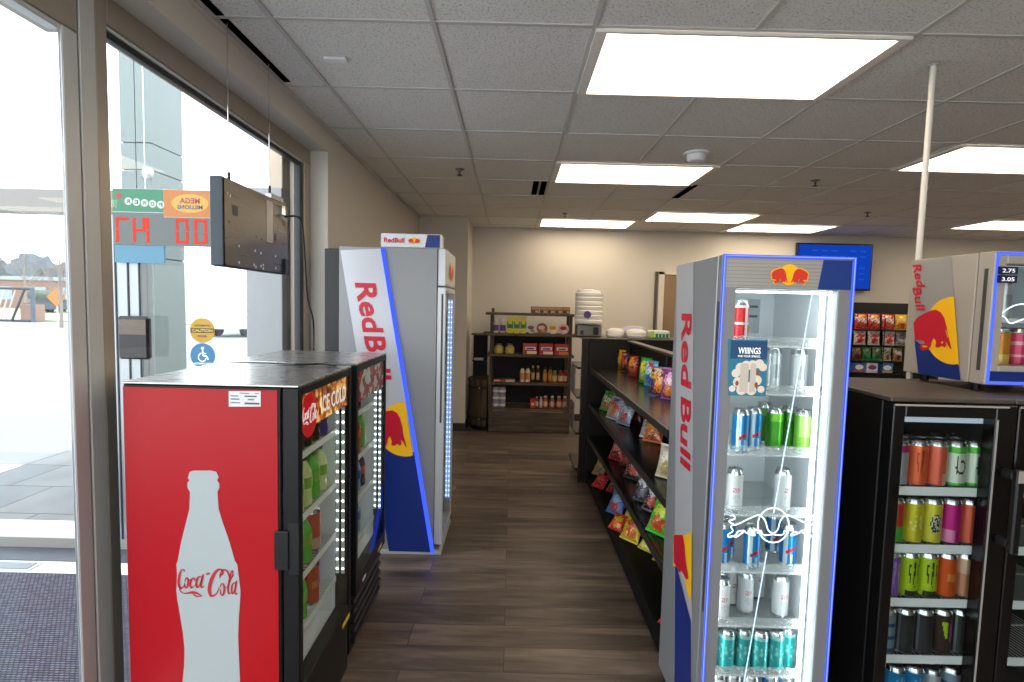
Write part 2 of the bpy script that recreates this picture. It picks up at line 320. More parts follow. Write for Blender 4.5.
# vestibule behind the glazed wall
struct(B((-4.6, -2.6, -.06), (WX-.112, 3.3, -.001)).build('floor_vestibule', mat('pale_tile', '#d9dde0', .5)), 'pale tiled vestibule floor')
o = B((-4.2, -1.8, 0), (GX-.11, 2.84, .012), .004).build('entry_mat', weave_mat()); tag(o, 'dark grey woven entry mat inside the glass vestibule', 'door mat')
gt = thing('floor_grille', 'flat silver floor grille in the pale strip beyond the entry mat', 'grille', (-3.0, 2.92, 0))
B((-3.5, 2.87, 0), (-2.74, 2.965, .006)).build('grille_frame', M_alu, gt); B((-3.48, 2.883, .006), (-2.76, 2.952, .009)).build('grille_plate', mat('grille_plate', '#6e747a', .4, .7), gt)
VY = 3.2
w3 = struct(MB().box((-4.5, VY-.003, .07), (-2.43, VY+.003, 2.08)).box((-2.25, VY-.003, .07), (-1.6, VY+.003, 2.08)).box((-4.5, VY-.003, 2.22), (-1.6, VY+.003, 3.3)).build('window_3', M_glass), 'front glazing of the vestibule')
frame_bar((-4.5, VY-.06, 2.08), (-1.6, VY+.06, 2.215), 'window_header', mat('entry_header_grey', '#7f7d79', .4, .3), w3)
frame_bar((-4.5, VY-.05, 0), (-1.6, VY+.05, .068), 'window_rail', mat('entry_rail_grey', '#97958f', .4, .3), w3)
frame_bar((-2.432, VY-.05, .068), (-2.25, VY+.05, 2.08), 'window_post', mat('light_post', '#9aa0a4', .35, .7), w3)
B((-4.5, VY+.06, -.03), (-1.6, VY+.32, .012)).build('window_sill', mat('white_sill', '#e6e7e6', .6), w3); B((-4.5, 2.99, .0), (-1.6, VY-.052, .004)).build('window_track', mat('track_dark', '#3d434b', .5), w3)
for x in (-2.405, -2.33, -2.262): frame_bar((x-.004, VY-.056, .07), (x+.004, VY-.0505, 2.078), 'window_bead', mat('dark_gasket_blue'), w3, 0)
frame_bar((-1.6, VY-.08, 0), (GX-.105, VY+.1, 2.25), 'window_jamb', mat('pale_pier', '#9ea1a2', .6), w3)
frame_bar((-1.47, VY-.07, 2.25), (GX-.105, VY+.09, 3.3), 'window_upper_jamb', mat('pale_tan_pier', '#c9b9a4', .6), w3)
struct(B((-4.6, 3.25, -.08), (WX-.4, 5.3, -.03)).build('pavement', slab_mat()), 'grey slab pavement outside the doors')
struct(B((-80, 5.3, -.2), (20, 90, -.06)).build('ground', mat('parking_asphalt', '#8f9294', .9, var=.08, vscale=1.5)), 'pale asphalt parking lot')
struct(B((-80, 31, -.06), (10, 90, .03)).build('lawn', mat('winter_grass', '#a9b08a', .9, var=.15, vscale=3)), 'winter grass beyond the parking lot')
# canopy column outside
cl = thing('canopy_column', 'pale grey panelled column standing outside the entrance doors', 'column', (-3.0, 4.2, -.03))
CM = mat('column_panel', '#76817f', .6, var=.04); cx0, cx1 = -3.14, -2.9
for z0, z1 in ((-.03, 1.9), (1.91, 2.59), (2.6, 2.8), (2.81, 4.2)): MB().box((cx0, 4.2, z0), ((cx0+cx1)/2-.004, 4.6, z1)).box(((cx0+cx1)/2+.004, 4.2, z0), (cx1, 4.6, z1)).build('column_panel', CM, cl)
B((cx0+.01, 4.215, -.03), (cx1-.01, 4.59, 4.19)).build('column_core', mat('column_joint', '#4a5150', .8), cl)
bc0 = MB().lathe([(.045, 0), (.045, .012), (.02, .03)], (0, 0, 0), 16).build('bolt_cap', M_alu, cl, off=(0, 0, 0))
bc0.rotation_euler.x = PI/2; bc0.location = Vector((-2.925, 4.2, 2.57))-Vector(cl.location)

# ================================================================== CEILING FITTINGS
M_diff = emis('light_diffuser', (1, .83, .62), 8)
M_trof = mat('troffer_frame', '#e8e4dc', .5)
def make_light():
    t = thing('ceiling_light', 'x', 'light')
    f = MB(); a, b = .557, .282
    for p, q in (((-a-.044, -b-.014), (a+.044, -b)), ((-a-.044, b), (a+.044, b+.014)), ((-a-.044, -b), (-a, b)), ((a, -b), (a+.044, b))): f.box((p[0], p[1], -.012), (q[0], q[1], 0))
    f.build('frame', M_trof, t, off=(0, 0, 0)); B((-a, -b, -.006), (a, b, -.001)).build('diffuser', M_diff, t, off=(0, 0, 0)); return t
LP = [(1, 0, 'largest lit ceiling panel, directly above the tall silver fridge'), (1, 3, 'lit ceiling panel with the smoke detector at its corner'), (1, 7, 'lit ceiling panel against the back wall above the wooden rack'), (3, 6, 'lit ceiling panel near the back wall, left of the television'),
      (5, 7, 'lit ceiling panel directly above the television'), (5, 2, 'lit ceiling panel crossed by the thin white pole'), (9, 6, 'lit ceiling panel low at the far right edge of the ceiling'),
      (1, -3, None), (5, -2, None), (9, 2, None), (9, -2, None), (13, 2, None), (13, 6, None), (13, -2, None)]
for i, j, lb in LP:
    place('light', make_light, (G*(i+1-.5352), G*(j+.5+3.3297), CZ-.006), lb or 'lit ceiling panel over the shop floor beyond the view', 'light', 'recessed ceiling lights' )
def make_vent():
    t = thing('ceiling_vent', 'x', 'vent'); B((-.03, -.26, -.004), (.03, .26, 0)).build('vent_slot', mat('vent_dark', '#020202', 1, spec=0), t, off=(0, 0, 0)); return t
vx = G*(.88-.5352)
for x, lb in ((vx-.035, 'black slot air vent, first of the pair, left of the lit panel'), (vx+.035, 'black slot air vent touching the corner of the lit panel, beside its twin'), (G*(3.02-.5352), 'lone black slot air vent in the ceiling by the smoke detector')):
    place('vent', make_vent, (x, G*(4.43+3.3297), CZ-.0065), lb, 'vent', 'slot air vents', scale=(.8 if x < .3 else 1, 1, 1))
o = B((WX+.03, 1.45, CZ-.004), (WX+.062, 2.6, CZ-.0005)).build('linear_vent', mat('vent_dark')); tag(o, 'long black slot vent along the ceiling edge over the window', 'vent')
def make_sprinkler():
    t = thing('ceiling_sprinkler', 'x', 'sprinkler')
    MB().lathe([(.035, 0), (.035, -.004), (.014, -.012), (.012, -.02)][::-1], seg=16).build('escutcheon', mat('escutcheon_grey', '#6d6863', .5), t, off=(0, 0, 0))
    MB().lathe([(.002, -.05), (.02, -.05), (.021, -.046), (.006, -.044), (.006, -.02)], seg=14).build('sprinkler_deflector', mat('dark_metal', '#2c2a28', .4, .8), t, off=(0, 0, 0)); return t
for i, j, lb in ((-.19, 3.49, 'sprinkler head alone above the aisle, nearest the window wall'), (1.47, 6.45, 'sprinkler head just before the lit panel against the back wall'), (4.47, 3.6, 'sprinkler head above the blue television, nearer to the pole'), (6.56, 5.65, 'sprinkler head farther back, right of the television')):
    place('spr', make_sprinkler, (G*(i-.5352), G*(j+3.3297), CZ-.001), lb, 'sprinkler', 'ceiling sprinklers')
sd = thing('smoke_detector', 'round white smoke detector on the ceiling between lit panels', 'smoke detector', (G*(2.54-.5352), G*(2.56+3.3297), CZ))
MB().lathe([(.085, -.014), (.085, 0)], seg=28).build('mounting_ring', M_white, sd, off=(0, 0, 0)); MB().lathe([(.03, -.06), (.05, -.055), (.06, -.04), (.062, -.014)], seg=28).build('sensor_head', M_white, sd, off=(0, 0, 0))
o = B((G*(-.78-.5352)-.05, G*3.85-.02, CZ-.012), (G*(-.78-.5352)+.05, G*3.85+.02, CZ-.0005), .004).build('ceiling_clip', M_white); tag(o, 'small white clip on the ceiling tile by the window', 'clip')
pl = thing('ceiling_pole', 'thin white metal pole rising to the ceiling behind the small fridge', 'pole', (1.746, 2.254, 0))
MB().tube([(1.746, 2.254, .01), (1.746, 2.254, CZ-.008)], .0115, 14).build('pole_tube', mat('pole_paint', '#d9d5cc', .4), pl); MB().lathe([(.022, 0), (.022, .006)], (1.746, 2.254, CZ-.014), 16).build('pole_collar', M_alu, pl)
MB().lathe([(.0165, 0), (.0165, .01)], (1.746, 2.254, 0), 16).build('pole_foot', M_alu, pl)
# ================================================================== COOLERS
def TX(xf, y0): return lambda u, d, z: Vector((xf-d, y0+u, z))     # front faces +X
def TY(yf, x0): return lambda u, d, z: Vector((x0+u, yf+d, z))     # front faces -Y
class Cooler:
    """u runs along the width, d from the door's face to the back, z up"""
    def __init__(s, t, T, W, D, Z0, Z1, dt): s.t, s.T, s.W, s.D, s.Z0, s.Z1, s.dt = t, T, W, D, Z0, Z1, dt
    def bx(s, mb, a, b, bev=0, mi=0): return mb.box(s.T(*a), s.T(*b), bev, mi)
    def part(s, name, m, boxes, bev=0, parent=None):
        mb = MB()
        for a, b in boxes: s.bx(mb, a, b, bev)
        return mb.build(name, m, parent or s.t)
    def shell(s, m, zb, zt, th=.03, liner=None, g=.004):
        W, D, d0 = s.W, s.D, s.dt+g
        s.part('cabinet', m, [((0, d0, s.Z0), (th, D, s.Z1)), ((W-th, d0, s.Z0), (W, D, s.Z1)), ((th, D-th, s.Z0), (W-th, D, s.Z1)), ((th, d0, zt+.006), (W-th, D-th, s.Z1)), ((th, d0, s.Z0), (W-th, D-th, zb-.006))], .003)
        i = th+.001; q = .004
        s.part('liner', liner or M_liner, [((i, d0, zb), (i+q, D-i, zt)), ((W-i-q, d0, zb), (W-i, D-i, zt)), ((i+q, D-i-q, zb), (W-i-q, D-i, zt)), ((i+q, d0, zb-.005), (W-i-q, D-i-q, zb)), ((i+q, d0, zt), (W-i-q, D-i-q, zt+.005))])
    def door(s, m, zb, zt, fl, fr_, ft, fb, gl=None, gd=.003):
        W, dt = s.W, s.dt
        d = s.part('door', m, [((0, 0, zb), (fl, dt, zt)), ((W-fr_, 0, zb), (W, dt, zt)), ((fl, 0, zt-ft), (W-fr_, dt, zt)), ((fl, 0, zb), (W-fr_, dt, zb+fb))], .003)
        s.part('door_glass', gl or M_glassdoor, [((fl, gd, zb+fb), (W-fr_, gd+.004, zt-ft))], 0, d)
        return d
    def shelf(s, z, d0, lip=None, lipm=None, n=26, th=.03):
        i = th+.007; mb = MB(); a, b = d0, s.D-th-.012
        mb.tube([s.T(i, a, z-.003), s.T(s.W-i, a, z-.003)], .003, 6); mb.tube([s.T(i, b, z-.003), s.T(s.W-i, b, z-.003)], .003, 6); mb.tube([s.T(i, (a+b)/2, z-.006), s.T(s.W-i, (a+b)/2, z-.006)], .003, 6)
        for k in range(n):
            u = i+(s.W-2*i)*(k+.5)/n; mb.tube([s.T(u, a, z-.0015), s.T(u, b, z-.0015)], .0014, 4)
        sh = mb.build('shelf', M_wire, s.t)
        if lip: s.part('shelf_lip', lipm or M_acrylic, [((i, d0-.006, z-lip[0]), (s.W-i, d0-.003, z+lip[1]))], 0, sh)
        return sh
def dots(mb, T, u, d, z0, z1, n, r=.004):
    for k in range(n):
        z = z0+(z1-z0)*(k+.5)/n; c = T(u, d, z); mb.lathe([(.0005, -r), (r*.8, -r*.6), (r, 0), (r*.8, r*.6), (.0005, r)], c, 8)

# ---- red cooler (faces the aisle)
XF = -.655
def left_cooler(y0, W, D, lb, top):
    t = thing('beverage_cooler', lb, 'cooler', (XF-D/2, y0+W/2, 0)); c = Cooler(t, TX(XF, y0), W, D, .0, top, .052); return t, c
M_red = mat('cooler_red', '#a80b16', .35, spec=.3, var=.03, vscale=2)
rt, rc = left_cooler(1.588, .527, .545, 'red sided drinks cooler with a white bottle picture, by the window', 1.318)
rc.shell(M_blackmetal, .30, 1.27)
M_top = metal_brushed('scuffed_steel_top', '#c9c7c4', .27, (3, 14, 3))
rc.part('top_panel', M_top, [((-.002, .0, 1.3195), (.529, .547, 1.327))], .002)
rf = Frame((XF-.545, 1.588, 0), (1, 0, 0), (0, 0, 1))          # the side that faces the entrance, u = X from the back
side = rc.part('side_panel', M_red, [((-.003, .066, .06), (-.0005, .543, 1.31))]); tag(side, 'glossy red side panel')
rf.o.y -= .003
def trace(f, pts, Y): return [((p.x-f.o.x), p.z) for p in (at(x, y, Y=Y) for x, y in pts)]
q = 3.075
bl = [(123, 36), (117, 55), (122, 62), (116, 70), (116, 85), (124, 98), (122, 150), (112, 190), (97, 250), (86, 310), (82, 320), (84, 350), (82, 400), (85, 430), (92, 470), (102, 530), (107, 580), (106, 630), (100, 690), (97, 760), (100, 860), (104, 960), (110, 1010)]
brr = [(205, 36), (212, 52), (207, 62), (214, 72), (214, 85), (208, 97), (212, 150), (224, 190), (245, 250), (262, 310), (269, 320), (273, 350), (279, 400), (278, 430), (274, 480), (272, 540), (274, 600), (278, 690), (283, 760), (283, 860), (281, 960), (277, 1010)]
bo = [(150+x/q, 460+y/q) for x, y in bl[::-1]+[(135, 32), (190, 32)]+brr]
poly(rf, trace(rf, bo, 1.585), 'bottle_picture', mat('bottle_grey', '#a8b0b1', .4), side)
w = 9.5
SC = [[(700, 62, 6), (690, 50, 5), (676, 64, 9), (668, 100, 12), (667, 135, 12), (677, 156, 9), (692, 148, 5), (703, 132, 3)],
      [(700, 118, 4), (708, 98, 6), (718, 105, 8), (719, 130, 9), (711, 153, 7), (701, 145, 6), (699, 125, 4)], [(719, 108, 3), (728, 112, 3), (737, 105, 3)],
      [(757, 112, 8), (750, 98, 6), (737, 108, 9), (731, 135, 10), (737, 153, 8), (752, 145, 4), (762, 130, 3)],
      [(793, 92, 6), (782, 90, 6), (769, 105, 10), (765, 135, 10), (772, 152, 7), (786, 130, 5), (797, 95, 5)], [(803, 78, 7), (796, 110, 10), (790, 140, 9), (797, 152, 6), (810, 140, 3)],
      [(820, 77, 9), (838, 72, 9)],
      [(895, 88, 7), (914, 70, 7), (906, 52, 8), (884, 54, 11), (862, 80, 15), (845, 120, 17), (837, 165, 15), (846, 196, 12), (868, 193, 8), (884, 172, 5), (893, 150, 3)],
      [(896, 100, 4), (900, 72, 7), (918, 52, 7), (938, 62, 9), (948, 88, 6), (962, 96, 4), (974, 80, 3)],
      [(897, 150, 4), (906, 130, 6), (918, 138, 9), (921, 165, 10), (913, 194, 8), (902, 186, 6), (898, 160, 5)],
      [(921, 145, 3), (935, 150, 3), (952, 120, 4), (968, 75, 5), (966, 58, 5), (957, 72, 7), (948, 115, 9), (942, 160, 9), (946, 186, 7), (956, 178, 3)],
      [(985, 130, 5), (976, 124, 5), (965, 140, 8), (962, 168, 8), (967, 187, 6), (977, 165, 4), (987, 128, 4)], [(990, 112, 6), (984, 150, 8), (981, 178, 7), (987, 190, 5), (995, 180, 3)],
      [(669, 142, 3), (676, 172, 4), (700, 184, 5), (728, 180, 9), (748, 178, 12), (770, 184, 8), (798, 199, 2)], [(740, 182, 2), (766, 200, 7), (798, 199, 2)]]
def scr(f, L, Y, k=2):
    out = []
    for st in L:
        r = []
        for x, y, ww in st:
            a = at(60+x/5.59, 560+y/5.59, Y=Y); r.append((a.x-f.o.x, a.z, ww/5.59/FOC*Y*1.25))
        out.append(r)
    return out
strokes(rf, scr(rf, SC, 1.585), 'script_lettering', mat('script_red', '#b3222c', .4), side, 2)
lb = MB(); lf = trace(rf, [(229, 391), (261, 391), (261, 406.5), (229, 406.5)], 1.585); poly(rf, lf, 'spec_label', mat('label_white', '#d9dbdc', .4), side)
x0, z1 = lf[0]; ww, hh = lf[1][0]-x0, z1-lf[2][1]; M_ink = mat('label_ink', '#55585c', .5)
bars = [(.35, .86, .3, .05), (.82, .86, .12, .05), (.06, .66, .25, .06), (.5, .64, .38, .09), (.06, .44, .28, .07), (.6, .42, .2, .08), (.06, .2, .3, .06), (.5, .14, .46, .12)]
polys(rf, [[(x0+ww*a, z1-hh*(1-b)), (x0+ww*(a+c_), z1-hh*(1-b)), (x0+ww*(a+c_), z1-hh*(1-b-d)), (x0+ww*a, z1-hh*(1-b-d))] for a, b, c_, d in bars], 'label_print', M_ink, side, 2)
rd = rc.door(M_blackmetal, .255, 1.318, .03, .03, .028, .07)
rc.part('door_handle', M_black, [((-.006, -.002, .72), (-.001, .035, .89)), ((-.012, .03, .74), (-.004, .075, .865))], .002, rd)
rc.part('kick_plate', M_blackmetal, [((.004, .012, .03), (.523, .05, .25))], .003)
rc.part('caution_sticker', mat('sticker_yellow', '#e3cf22', .5), [((.42, -.0015, .268), (.51, -.0003, .285))], 0, rd)
# lit header inside the glass
hm = mat('fizz_header', '#7a3208', .4, emit='#7a3208', es=.9); n, l = nodes(hm); b = n['Principled BSDF']; nz = n.new('ShaderNodeTexNoise'); nz.inputs['Scale'].default_value = 22; nz.inputs['Detail'].default_value = 6; nz.inputs['Distortion'].default_value = 1.2
r_ = ramp(n, [(.38, '#2a0e04'), (.52, '#b4560f'), (.64, '#ffcf7a')]); l.new(n['Texture Coordinate'].outputs['Object'], nz.inputs['Vector']); l.new(nz.outputs['Fac'], r_.inputs[0]); l.new(r_.outputs[0], b.inputs['Base Color']); l.new(r_.outputs[0], b.inputs['Emission Color'])
hd = rc.part('header_sign', hm, [((.0305, .009, 1.17), (.4965, .013, 1.29))])
hf = Frame(rc.T(0, .009, 0), (0, 1, 0), (0, 0, 1), .0008)
poly(hf, circle(.105, 1.213, .07, 32, ry=.075), 'disc_logo', mat('disc_red', '#d3121b', .4, emit='#d3121b', es=.35), hd, 1)
def fitscript(f, x, y, w_, h_, m, par, name='script_lettering', k=3, L=SC):
    xs = [p[0] for s_ in L for p in s_]; ys = [p[1] for s_ in L for p in s_]; a0, a1, b0, b1 = min(xs), max(xs), min(ys), max(ys); kx, ky = w_/(a1-a0), h_/(b1-b0)
    return strokes(f, [[(x+(p[0]-a0)*kx, y+h_-(p[1]-b0)*ky, p[2]*kx*1.35) for p in s_] for s_ in L], name, m, par, k)
fitscript(hf, .048, 1.185, .115, .06, mat('print_white', '#f2f2f2', .4, emit='#ffffff', es=.4), hd)
text(hf, 'ICE COLD', .205, 1.195, .27, .06, 'lettering', mat('print_white'), hd, 3, bold=.02)
for z in (1.06, .84, .63, .44): rc.shelf(z, .056, (.012, .012), M_white, 22)
def led_column(c, us, d, z0, z1, n):
    mb = MB(); bk = MB()
    for u, dd in us: dots(mb, c.T, u, dd, z0, z1, n); c.bx(bk, (u-.0005, dd-.007, z0), (u+.0012, dd+.007, z1))
    b_ = bk.build('light_strip', M_white, c.t); mb.build('led_dots', M_whiteled, b_); return b_
led_column(rc, [(.4955, .024), (.4955, .047)], 0, .46, 1.16, 17)  # front dot column stands in for the strip's reflection in the door glass
led_column(rc, [(.487, .2)], 0, .42, 1.15, 17)
# ---- second black cooler
bt, bc = left_cooler(2.185, .52, .545, 'black drinks cooler with a red and white can header, behind the red one', 1.318)
bc.shell(M_blackmetal, .36, 1.28)
bc.part('top_panel', M_top, [((-.002, .0, 1.3195), (.522, .547, 1.327))], .002)
bd = bc.door(M_blackmetal, .30, 1.318, .03, .03, .03, .07)
bc.part('kick_plate', M_blackmetal, [((.004, .03, .03), (.516, .05, .29))], .003)
bc.part('louver_grille', mat('grille_black', '#1a1a1c', .35), [((.03, .014, z), (.49, .03, z+.022)) for z in (.06, .105, .15, .195, .24)], .004)
bc.part('caution_sticker', mat('sticker_yellow'), [((.37, -.0015, .318), (.45, -.0003, .334))], 0, bd)
bc.part('price_sticker', mat('label_white'), [((.1, -.0015, .312), (.15, -.0003, .326))], 0, bd)
pm = mat('can_collage', '#d8d2cf', .4); n, l = nodes(pm); b = n['Principled BSDF']; vo = n.new('ShaderNodeTexVoronoi'); vo.inputs['Scale'].default_value = 38
r_ = ramp(n, [(.3, '#c8141f'), (.34, '#e9e4df'), (.62, '#e9e4df'), (.66, '#8e1b22')]); r_.color_ramp.interpolation = 'CONSTANT'; l.new(n['Texture Coordinate'].outputs['Object'], vo.inputs['Vector']); sp = n.new('ShaderNodeSeparateColor'); l.new(vo.outputs['Color'], sp.inputs[0]); l.new(sp.outputs[0], r_.inputs[0]); l.new(r_.outputs[0], b.inputs['Base Color'])
bc.part('header_sign', pm, [((.0305, .009, 1.15), (.4895, .013, 1.286))])
for z in (1.07, .86, .66, .455): bc.shelf(z, .056, (.012, .012), M_white, 20)
led_column(bc, [(.488, .024), (.488, .047)], 0, .5, 1.14, 20); led_column(bc, [(.48, .2)], 0, .45, 1.13, 20)  # front column of the pair imitates the door glass reflection as dots
# wire lying across the two tops
o = MB().tube(smoothline([(-.7, 2.06, 1.332), (-.78, 2.08, 1.334), (-.86, 2.06, 1.332), (-.95, 2.09, 1.333)]), .004, 6).build('power_cable', M_black); tag(o, 'short black cable lying on the steel top of the red cooler', 'cable')

# ---- tall grey fridge on the left (faces the aisle; its decorated side faces the entrance)
LY, LXF, LZ = 3.18, -.41, 1.925
lt = thing('glass_door_fridge', 'tall grey fridge with a diagonal blue light line down its side', 'fridge', (-.75, LY+.25, 0))
lc = Cooler(lt, TX(LXF, LY), .5, .655, .03, LZ, .05)
lc.shell(M_grey, .16, 1.66)
lc.part('dark_gap_slab', mat('gap_slab_grey', '#2c2d2f', .6), [((.01, .657, .05), (.49, .745, 1.91))], .003)  # dark grey slab filling the gap between the cabinet and the wall
lc.part('base_plinth', M_silver2, [((.0, .004, .0), (.5, .65, .028))], .003)
ld = lc.door(M_silver2, .07, 1.69, .028, .03, .03, .03)
lc.part('door_handle', mat('handle_groove', '#3c3f42', .4), [((-.0015, .014, .85), (-.0003, .026, 1.65))], 0, ld)
hh = lc.part('header_box', M_silver2, [((0, .0, 1.697), (.5, .05, LZ))], .006)
hf2 = Frame(lc.T(0, 0, 0), (0, 1, 0), (0, 0, 1)); bull_logo(hf2, .25, 1.8, .1, hh, double=True, k=1)
for z in (1.42, 1.2, .98, .76, .54, .34): lc.shelf(z, .075, (.01, .02), M_acrylic, 20)
mb = MB()
for u, d in ((.465, .012), (.465, .03), (.05, .06)): lc.bx(mb, (u-.004, d, .2), (u+.004, d+.01, 1.62))
st = mb.build('light_strip', mat('led_strip_blue', '#9db4e8', .4, emit='#a9c0ff', es=1.2), lt); mb = MB(); dots(mb, lc.T, .458, .016, .2, 1.62, 40, .006); dots(mb, lc.T, .458, .035, .2, 1.62, 40, .006); mb.build('led_dots', emis('led_blue_white', (.6, .75, 1), 3), st)
f0 = Frame((0, LY, 0), (1, 0, 0), (0, 0, 1), .0016)
def tr(pts, Y=LY): return [((p.x), p.z) for p in (at(x, y, Y=Y) for x, y in pts)]
band = [(-1.056, 1.90), (-.808, 1.915), (-.478, .02), (-.744, .02)]
bp = poly(f0, band[::-1], 'side_decal', mat('decal_silver', '#c3c5cb', .35, .15), lt); tag(bp, 'pale silver slanted print')
def bandx(z, e): a, b_ = (band[0], band[3]) if e == 0 else (band[1], band[2]); return a[0]+(b_[0]-a[0])*(a[1]-z)/(a[1]-b_[1])
poly(f0, [(bandx(.70, 0)+.0, .70), (bandx(.02, 0), .02), (bandx(.02, 1), .02), (bandx(.66, 1), .66)], 'navy_print', M_rbblue, bp, 2)
cx, cz, R = -.648, .805, .172       # yellow sun clipped by the slanted band
sun = [(x, z) for x, z in circle(cx, cz, R, 64) if bandx(z, 0)+.002 < x < bandx(z, 1)-.002]
poly(f0, sun, 'sun_print', M_rbyel, bp, 3)
poly(f0, [p_ for p_ in [(-.648+.2*x, .80+.2*y) for x, y in BULL]], 'bull_print', M_rbred, bp, 4)
tf = Frame((0, LY, 0), (0, 0, -1), (1, 0, 0), .0016); tf.n = Vector((0, -1, 0))
sl = (band[2][0]-band[1][0])/(band[1][1]-band[2][1])
tf.o = Vector((0, LY, 0)); tf.u = Vector((sl, 0, -1)); tf.v = Vector((1, 0, 0))
zt = 1.705; tf.o = Vector((bandx(zt, 0)+.055, LY, zt)); text(tf, 'Red', 0, 0, .30, .13, 'lettering', M_rbred, bp, 3, bold=.025); text(tf, 'Bull', .325, 0, .265, .13, 'lettering', M_rbred, bp, 3, bold=.025)
MB().prism([(bandx(1.918, 1), LY-.014, 1.918), (bandx(1.918, 1)+.022, LY-.014, 1.918), (bandx(.02, 1)+.022, LY-.014, .02), (bandx(.02, 1), LY-.014, .02)], (0, .0125, 0)).build('light_line', M_blueled, lt)
# light box standing on its top
o = thing('sign_box', 'small white and blue logo sign standing on top of the left fridge', 'sign', (-.63, 3.26, 1.9275))
B((-.815, 3.2, 1.9275), (-.445, 3.32, 2.012), .004).build('sign_case', mat('sign_case', '#dde0e6', .4), o)
ff = Frame((-.815, 3.2, 1.9275), (1, 0, 0), (0, 0, 1)); poly(ff, [(.27, .004), (.362, .004), (.362, .08), (.285, .08)], 'navy_print', M_rbblue, o); text(ff, 'RedBull', .02, .028, .125, .03, 'lettering', M_rbred, o, 2, bold=.03); bull_logo(ff, .205, .043, .03, o, double=True)

# ---- tall silver fridge on the right, facing the entrance
RX, RY, RW, RZ = .685, 1.71, .435, 1.775
st_ = thing('glass_door_fridge', 'tall silver fridge with a glowing blue door edge and neon bull outline', 'fridge', (RX+RW/2, RY+.24, 0))
sc = Cooler(st_, TY(RY, RX), RW, .48, .02, RZ, .036)
sc.shell(M_silver, .085, 1.668, .03)
sd_ = sc.door(mat('door_grey', '#86888a', .4, .2), .04, RZ, .05, .05, .11, .045, gd=.0105)
sc.part('door_handle', mat('handle_groove'), [((-.0015, .008, .55), (-.0003, .022, 1.62))], 0, sd_)
for x in (.04, RW-.04):
    for y in (.06, .42): MB().lathe([(.02, 0), (.02, .02)], sc.T(x, y, 0), 12).build('foot', M_black, st_)
fF = Frame((RX, RY, 0), (1, 0, 0), (0, 0, 1))
hp = poly(fF, [(.012, 1.668), (.423, 1.668), (.423, 1.763), (.012, 1.763)], 'header_panel', mat('header_grey', '#a3a19b', .4, .1), sd_)
polys(fF, [[(.315, 1.668), (.423, 1.668), (.423, 1.763), (.328, 1.763)]], 'navy_print', mat('header_navy', '#12357f', .4, var=.1, vscale=1), hp, 2)
polys(fF, [[(.01, z), (.425, z), (.425, z+.0015), (.01, z+.0015)] for z in [1.674+.012*k for k in range(8)]], 'header_lines', mat('header_line', '#7f8184', .4), hp, 1.6)
bull_logo(fF, .218, 1.713, .052, hp, double=True, k=3)
mb = MB(); e = .009
for a, b in (((0, -.005, .04), (e, -.0003, RZ)), ((RW-e, -.005, .04), (RW, -.0003, RZ)), ((e, -.005, RZ-e), (RW-e, -.0003, RZ)), ((e, -.005, .04), (RW-e, -.0003, .04+e))): sc.bx(mb, a, b)
ed = mb.build('light_edge', M_blueled, sd_); mb = MB(); c0 = .0028
for a, b in (((c0, -.0062, .045), (e-c0, -.0052, RZ-c0)), ((RW-e+c0, -.0062, .045), (RW-c0, -.0052, RZ-c0)), ((e, -.0062, RZ-e+c0), (RW-e, -.0052, RZ-c0))): sc.bx(mb, a, b)
mb.build('light_core', M_blueledcore, ed)
RSH = [1.472, 1.304, 1.088, .872, .663, .462, .277, .105]
for z in RSH[:-1]: sc.shelf(z, .08, (.006, .032), M_acrylic, 40)
sc.part('light_strip', emis('white_tube', (.88, .95, 1), 15), [((RW-.075, .046, .1), (RW-.064, .056, 1.655))])
sc.part('light_strip', emis('white_tube'), [((.034, .042, .1), (.04, .056, 1.655))])  # extra strip hidden behind the left frame, added to brighten the cans
sc.part('shelf_rail', mat('rail_perforated', '#8b9096', .4, .5), [((RW-.055, .07, .1), (RW-.045, .078, 1.65)), ((.22, .442, .1), (.228, .444, 1.65))])
sc.part('top_light', emis('top_tube', (.9, .95, 1), 9), [((.06, .05, 1.654), (RW-.06, .075, 1.66))])
bkf = Frame((RX, RY+.44, 0), (1, 0, 0), (0, 0, 1)); sk = poly(bkf, [(.24, 1.5), (.34, 1.5), (.34, 1.64), (.24, 1.64)], 'inner_sticker', mat('sticker_grey', '#b3b8bc', .5), st_)
polys(bkf, [[(.25, 1.505), (.30, 1.505), (.30, 1.53), (.25, 1.53)]], 'sticker_print', mat('sticker_gold', '#d9a21e', .5), sk, 2); polys(bkf, [[(.25, 1.56), (.27, 1.56), (.26, 1.585)], [(.285, 1.565), (.33, 1.565), (.33, 1.575), (.285, 1.575)], [(.25, 1.6), (.27, 1.6), (.26, 1.625)], [(.285, 1.605), (.33, 1.605), (.33, 1.615), (.285, 1.615)]], 'sticker_print', M_ink, sk, 2)
